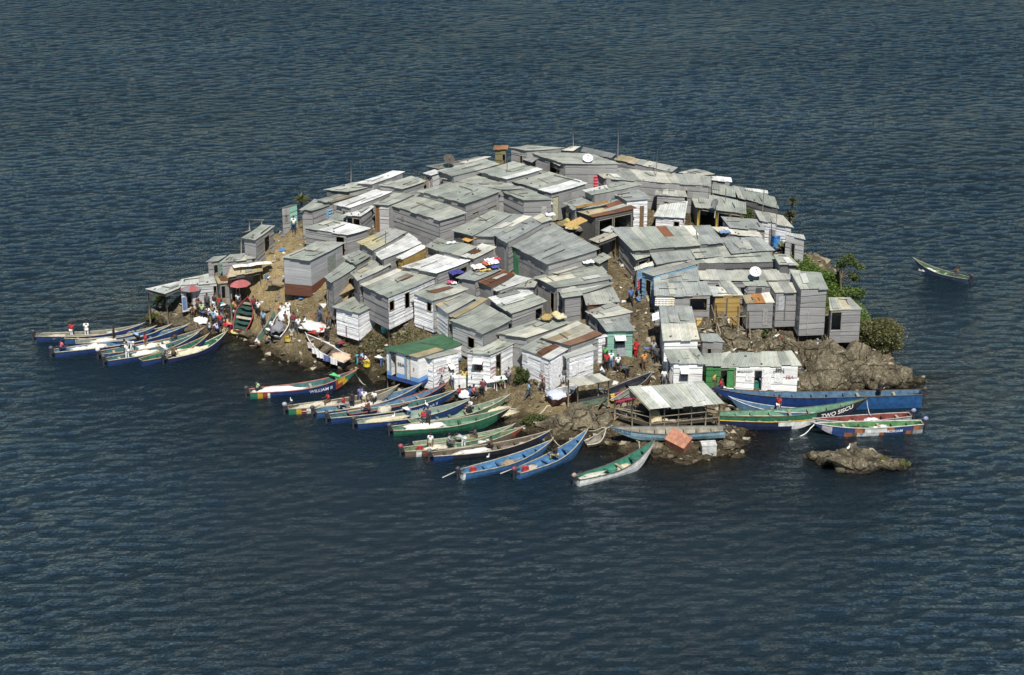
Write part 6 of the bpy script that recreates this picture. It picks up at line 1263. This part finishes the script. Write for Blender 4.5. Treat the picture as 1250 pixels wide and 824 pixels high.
# birds
def egret(p, label, rot=0):
    e = bpy.data.objects.new('egret', EG); COL.objects.link(e); e.location = p; e.rotation_euler = (0, 0, rot); e.scale = (.75, .75, .75); tag(e, label, 'bird', 'white egrets')
    for nm, me in (('beak', EGB), ('leg', EGL), ('leg', EGL2)): o = bpy.data.objects.new(nm, me); COL.objects.link(o); o.parent = e
EG = paint(skin_mesh('egret_body', [(0,-.18,.42),(0,0,.5),(0,.16,.6),(0,.2,.75),(0,.15,.88),(0,.24,.95)], [(0,1),(1,2),(2,3),(3,4),(4,5)], [.04,.12,.075,.04,.035,.05], 1, 2), M_CLOTH, (.82,.82,.8))
m = MB(); m.tube([(0,.27,.95),(0,.42,.92)], .015, 5, (.5,.35,.05), 0, .004); EGB = m.data('beak', [M_METAL])
m = MB(); m.tube([(.04,0,.42),(.05,.02,0)], .012, 4, (.05,.05,.05)); EGL = m.data('leg', [M_METAL]); m = MB(); m.tube([(-.04,0,.42),(-.05,.02,0)], .012, 4, (.05,.05,.05)); EGL2 = m.data('leg', [M_METAL])
egret(G(1035,552), 'white egret standing on the small rock islet', -1)
for bt, t, lb in (('m1', .04, 'white egret on the stern of the flag striped boat'), ('m4', .62, 'white egret on the edge of the navy boat'), ('m9', .33, 'white egret on the boat with the steering pole'), ('m5', .01, 'white egret on the black motor of the bright green boat')):
    egret(in_boat(bt, t, BOATS[bt][2](t) + (.5 if bt == 'm5' else .05), .95), lb, R.uniform(0, 6))
# ------------------------------------------------ boulders
BM = []
for k in range(7):
    mb = MB(); mb.blob((0, 0, 0), 1, 1, 1, (1, 1, 1), 0, 5, .42, 1.0 + .15 * k, k * 5 + 2)
    # flatten facets: planes cut through the blob give broken faces
    rr = random.Random(k); pl = [(Vector((rr.gauss(0,1), rr.gauss(0,1), rr.gauss(0,.7))).normalized(), rr.uniform(.62, .92)) for _ in range(11)]
    vv = []
    for v in mb.v:
        v = Vector(v)
        for n_, d_ in pl:
            ex = v.dot(n_) - d_
            if ex > 0: v -= n_ * ex * .9
        v *= 1 + .05 * noise.fractal(v * 5 + Vector((k, k, k)), 1, 2, 4) + .05 * noise.fractal(v * 2.2 + Vector((k, 9, k)), 1, 2, 4); vv.append(tuple(v))
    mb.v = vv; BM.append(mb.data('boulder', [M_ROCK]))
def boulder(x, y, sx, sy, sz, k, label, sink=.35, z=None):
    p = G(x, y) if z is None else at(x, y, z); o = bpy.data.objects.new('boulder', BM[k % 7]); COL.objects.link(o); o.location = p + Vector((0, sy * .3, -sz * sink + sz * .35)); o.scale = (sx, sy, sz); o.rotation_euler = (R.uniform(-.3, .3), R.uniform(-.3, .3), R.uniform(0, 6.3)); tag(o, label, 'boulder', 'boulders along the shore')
for a in [(1030,466,2.4,2.0,2.5,0,'largest pale boulder below the cliff house and the rust roofed shack'), (1004,468,1.7,1.6,2.2,1,'upright boulder just right of the office hut'), (1062,466,2.2,1.7,1.8,2,'cracked boulder sloping to the right tip'), (1083,464,1.7,1.5,1.2,3,'low boulder near the right tip'), (1103,464,1.2,1.1,.9,4,'outermost dark boulder at the right tip'),
          (986,474,1.2,1.1,1.3,5,'boulder touching the right end of the office wall'), (1047,473,1.2,1.0,.9,6,'dark boulder at the foot of the largest one'), (1022,475,1.1,.9,.9,2,'low wet boulder left of the dark one'), (1012,438,1.7,1.4,1.3,3,'boulder under the cliff house floor'), (1045,440,1.6,1.4,1.3,4,'boulder under the rust roofed shack'),
          (985,435,1.2,1.2,1.3,0,'reddish brown boulder below the cliff house wall'), (965,428,1.1,1.0,1.1,1,'boulder behind the office roof, right end'), (945,427,1.0,1.0,.9,2,'boulder behind the office roof, right of its middle'), (925,428,1.0,.9,.9,3,'boulder behind the middle of the office roof'), (903,424,1.0,1.0,.9,4,'boulder behind the office roof, left of its middle'), (890,414,.9,.9,1.0,5,'boulder right of the grey lean-to'),
          (882,400,1.1,1.0,1.0,6,'boulder under the pole scaffold'), (862,398,.9,.8,.8,0,'boulder beside the tan container'), (920,408,.9,.8,.8,1,'boulder under the rusty cream roofed shack'), (940,410,.8,.8,.8,2,'boulder below the grey walled shack on poles'), (998,452,1.4,1.2,1.2,6,'boulder wedged above the upright one'),
          (192,386,1.2,1.0,.6,1,'mossy rock at the left tip of the shore'), (210,391,1.5,1.1,.6,2,'flat tan rock before the left white shack wall'), (224,395,1.6,1.1,.6,3,'broad low rock left of the beach crowd'), (240,401,1.1,.9,.5,4,'low rock between the crowd and the moored bows'), (300,409,.9,.7,.35,5,'low pale rock below the red rimmed boat'),
          (712,513,2.0,1.6,1.3,0,'large tan rock under the market stall'), (682,520,1.6,1.2,.9,3,'tan rock sloping to the water by the moored bows'), (738,517,1.2,.9,.7,6,'small tan rock left of the drying racks'), (890,546,.9,.7,.4,2,'wet rock beside the cool box'), (800,548,1.0,.7,.35,1,'wet flat rock left of the orange box'), (655,468,.8,.6,.5,5,'rock under the half rusty roofed house'),
          (1040,566,2.2,1.2,.55,3,'main hump of the small offshore islet'), (1012,562,1.5,1.0,.5,5,'left hump of the small offshore islet'), (1072,567,1.6,.8,.45,1,'right hump of the small offshore islet'), (1095,570,.8,.6,.4,2,'low right end of the small offshore islet'), (1052,570,.9,.6,.5,6,'front middle stone of the small offshore islet'), (1026,571,.8,.55,.4,0,'front left stone of the small offshore islet'), (1060,558,.9,.6,.5,2,'back right stone of the small offshore islet'), (1028,558,.8,.6,.5,1,'back left stone of the small offshore islet'), (992,557,.6,.5,.35,4,'leftmost stone of the small offshore islet')]: boulder(*a)
# loose stones and litter: nobody could count them
def stones():
    mb = MB(); rr = random.Random(3); n = 0
    while n < 4200:
        x, y = rr.uniform(-36, 36), rr.uniform(141, 186); g = ground(x, y)
        if g < -.25 or g > 7.5: continue
        s = rr.choice((.07, .09, .12, .16, .22, .34)) * rr.uniform(.7, 1.3); base = rr.choice(((.2,.165,.11), (.3,.26,.18), (.14,.11,.08), (.38,.34,.26)))
        if g > 1.2 and rr.random() < .3: base = rr.choice(((.7,.7,.68), (.6,.58,.5), (.35,.1,.06), (.12,.12,.13), (.1,.2,.4)))
        vs = [Vector((rr.uniform(-1,1) * s, rr.uniform(-1,1) * s, rr.uniform(-.5,.6) * s)) for _ in range(8)]
        bm = bmesh.new(); [bm.verts.new(v) for v in vs]; bmesh.ops.convex_hull(bm, input=bm.verts); bm.verts.index_update()
        mb.mesh([Vector((x, y, g + s * .15)) + v.co for v in bm.verts], [tuple(v.index for v in f.verts) for f in bm.faces], base); bm.free(); n += 1
    o = mb.build('loose_stones', M_NET); o['kind'] = 'stuff'
stones()
# ------------------------------------------------ plants
def leaves(mb, c, r, n, size, cols, flat=1.0, rr=R):
    for _ in range(n):
        d = Vector((rr.gauss(0, 1), rr.gauss(0, 1), rr.gauss(0, 1))).normalized() * (rr.random() ** .45); p = Vector(c) + Vector((d.x * r[0], d.y * r[1], d.z * r[2]))
        a = Vector((rr.gauss(0, 1), rr.gauss(0, 1), rr.gauss(0, .6))).normalized(); b = a.orthogonal().normalized(); b = (b * math.cos(rr.random() * 6) + a.cross(b) * math.sin(rr.random() * 6)).normalized(); s = size * rr.uniform(.6, 1.3)
        mb.poly([p - a * s, p + b * s * .45, p + a * s, p - b * s * .45], jit(rr.choice(cols), .2))
GRC = ((.06,.09,.025), (.085,.115,.03), (.05,.07,.02), (.11,.13,.045)); OLV = ((.1,.1,.04), (.14,.135,.055), (.06,.07,.025), (.2,.19,.09))
def bush(name, label, x, y, r, n, size, cols, clumps=9, cat='bush', stem=.5, lift=0, group=None):
    p = G(x, y); e = empty(name, p, label, cat, group); mb = MB(); st = MB()
    for k in range(clumps):
        d = Vector((R.uniform(-.8, .8), R.uniform(-.7, .7), R.uniform(0, .95))); d *= 1 if d.length < 1 else .9 / d.length; c = (d.x * r[0], d.y * r[1], lift + stem * .6 + d.z * r[2]); q = R.uniform(.35, .6)
        leaves(mb, c, (r[0] * q, r[1] * q, r[2] * q * .8), n // clumps, size, cols); st.tube([(0, 0, -.3), (c[0] * .4, c[1] * .4, c[2] * .5), c], .07 * min(r[0], 1.2), 5, (.12,.09,.06), 0, .02)
    mb.build('foliage', M_LEAF, e); st.build('branch', M_WOOD, e)
bush('bush', 'big olive green bush hanging over the rocks at the right tip', 1074, 426, (2.0,1.5,1.9), 7500, .12, OLV, 30, stem=.8)
bush('bush', 'lower olive bush spilling down beside the rust roofed shack', 1086, 431, (1.2,1.0,1.0), 2200, .11, OLV, 12)
bush('bush', 'bright green bush behind the tall cliff house', 1014, 345, (1.1,.9,.8), 1400, .12, ((.09,.16,.03),(.13,.2,.05),(.06,.1,.025)), 12)
bush('bush', 'green bush on the slope behind the rust streaked far right shack', 1038, 368, (1.3,1.0,.9), 1800, .12, ((.08,.14,.03),(.12,.17,.05),(.06,.09,.025)), 14)
bush('bush', 'small dark bush under the half rusty roofed house', 636, 468, (.9,.7,1.0), 700, .12, ((.05,.07,.02),(.08,.1,.03)), 8)
bush('bush', 'bright green tuft on the right boulders', 1064, 446, (.8,.5,.4), 500, .1, ((.12,.2,.04),(.16,.24,.06)), 6)
bush('bush', 'dark green weed patch behind the office roof', 932, 411, (.7,.6,.6), 400, .1, GRC, 6)
bush('bush', 'yellow green weed on the right of the rock islet', 1079, 566, (.3,.25,.3), 120, .08, ((.14,.18,.04),), 3)
bush('bush', 'yellow green weed at the far end of the rock islet', 1105, 571, (.35,.3,.45), 160, .08, ((.16,.2,.05),), 3)
bush('bush', 'dark shrub under the tin porch at the left tip', 201, 376, (1.0,.8,1.1), 700, .12, ((.07,.085,.025),(.1,.12,.03)), 8)
bush('bush', 'mossy green clump at the waterline of the left tip', 183, 392, (.9,.6,.4), 400, .1, ((.1,.13,.02),(.07,.09,.02)), 6)
bush('bush', 'green weeds among wet rocks by the moored bows', 652, 517, (1.3,.7,.4), 500, .1, GRC, 7)
bush('bush', 'green scrub below the smooth roof on the right shoulder', 916, 272, (1.0,.8,.9), 600, .12, GRC, 6)
def spiky(label, x, y, n, ln, h0, cols, name='agave', cat='plant', trunk=0):
    e = empty(name, G(x, y), label, cat, 'spiky plants on the island'); mb = MB()
    for _ in range(n):
        a = R.uniform(0, 6.28); up = R.uniform(.1, 1.2); L_ = ln * R.uniform(.7, 1.2); d = Vector((math.cos(a) * math.cos(up), math.sin(a) * math.cos(up), math.sin(up))); s = d.cross(Vector((0, 0, 1))).normalized() * .09 * ln
        p0 = Vector((0, 0, h0 + trunk)); p1 = p0 + d * L_ * .55; p2 = p0 + d * L_ - Vector((0, 0, L_ * .25 * (1 if trunk else .2))); c = jit(R.choice(cols), .25)
        mb.poly([p0 - s * .6, p0 + s * .6, p1 + s, p1 - s], c); mb.poly([p1 - s, p1 + s, p2], c)
    mb.build('leaf_rosette', M_LEAF, e)
    if trunk: m = MB(); m.tube([(0, 0, -.3), (.05, 0, trunk * .5), (0, 0, trunk + h0)], .11, 6, (.16,.13,.09)); m.build('trunk', M_WOOD, e)
spiky('small palm standing above the left hillside path', 368, 255, 70, 1.0, .3, ((.09,.1,.03),(.13,.13,.04)), 'palm', 'palm', .5)
spiky('tall spiky plant on the right shoulder skyline', 966, 268, 60, .75, .2, ((.07,.075,.03),(.1,.1,.045)), trunk=1.5)
spiky('second spiky plant beside the skyline one', 963, 277, 70, 1.0, .2, ((.07,.075,.03),(.1,.1,.045)), trunk=.8)
for k, (x, y) in enumerate(((957,306), (966,309), (972,304))): spiky(('left', 'middle', 'right')[k] + ' of three agaves below the blue barrel', x, y, 40, 1.25, 0, ((.13,.15,.07),(.2,.2,.1),(.09,.11,.05)))
def tree():
    e = empty('tree', G(1027, 360), 'small leaning tree with open crown on the right green slope', 'tree'); st = MB(); mb = MB()
    st.tube([(0,0,-.3), (-.1,0,1.0), (-.25,0,2.2), (-.1,0,3.0)], .12, 7, (.13,.1,.07), 0, .05)
    for c, r in (((.1,0,3.3),.7), ((.9,.1,3.0),.6), ((1.5,0,2.7),.5), ((-.3,.2,2.7),.5), ((.9,-.1,1.9),.45), ((1.2,.1,1.5),.4), ((.5,0,3.6),.5)):
        st.tube([(-.2,0,1.6), (c[0] * .5, c[1], c[2] * .75), c], .045, 5, (.13,.1,.07), 0, .015); leaves(mb, c, (r, r, r * .6), 190, .13, GRC)
    st.build('trunk', M_WOOD, e); mb.build('crown', M_LEAF, e)
tree()
seeds = []
rr = random.Random(11)
for _ in range(420):
    px = rr.uniform(968, 1060); t = (px - 968) / 92; py = rr.uniform(308 + t * 66, 325 + t * 66 + 26 * math.sin(math.pi * t))
    p = cast(px, py, 0.0, ground)
    if ground(p.x, p.y) > -.1: seeds.append(p)
for _ in range(160):
    px = rr.uniform(425, 520); py = rr.uniform(400, 432); p = cast(px, py, 0.0, ground); seeds.append(p)
mb = MB()
for k, p in enumerate(seeds):
    right = p.x > 15
    leaves(mb, (p.x, p.y, p.z + .15), (.6, .55, .4 if right else .14), 60 if right else 14, .1, ((.08,.16,.025), (.12,.21,.035), (.16,.2,.06), (.05,.09,.02)) if right else OLV, rr=rr)
o = mb.build('ground_cover', M_LEAF); o['kind'] = 'stuff'
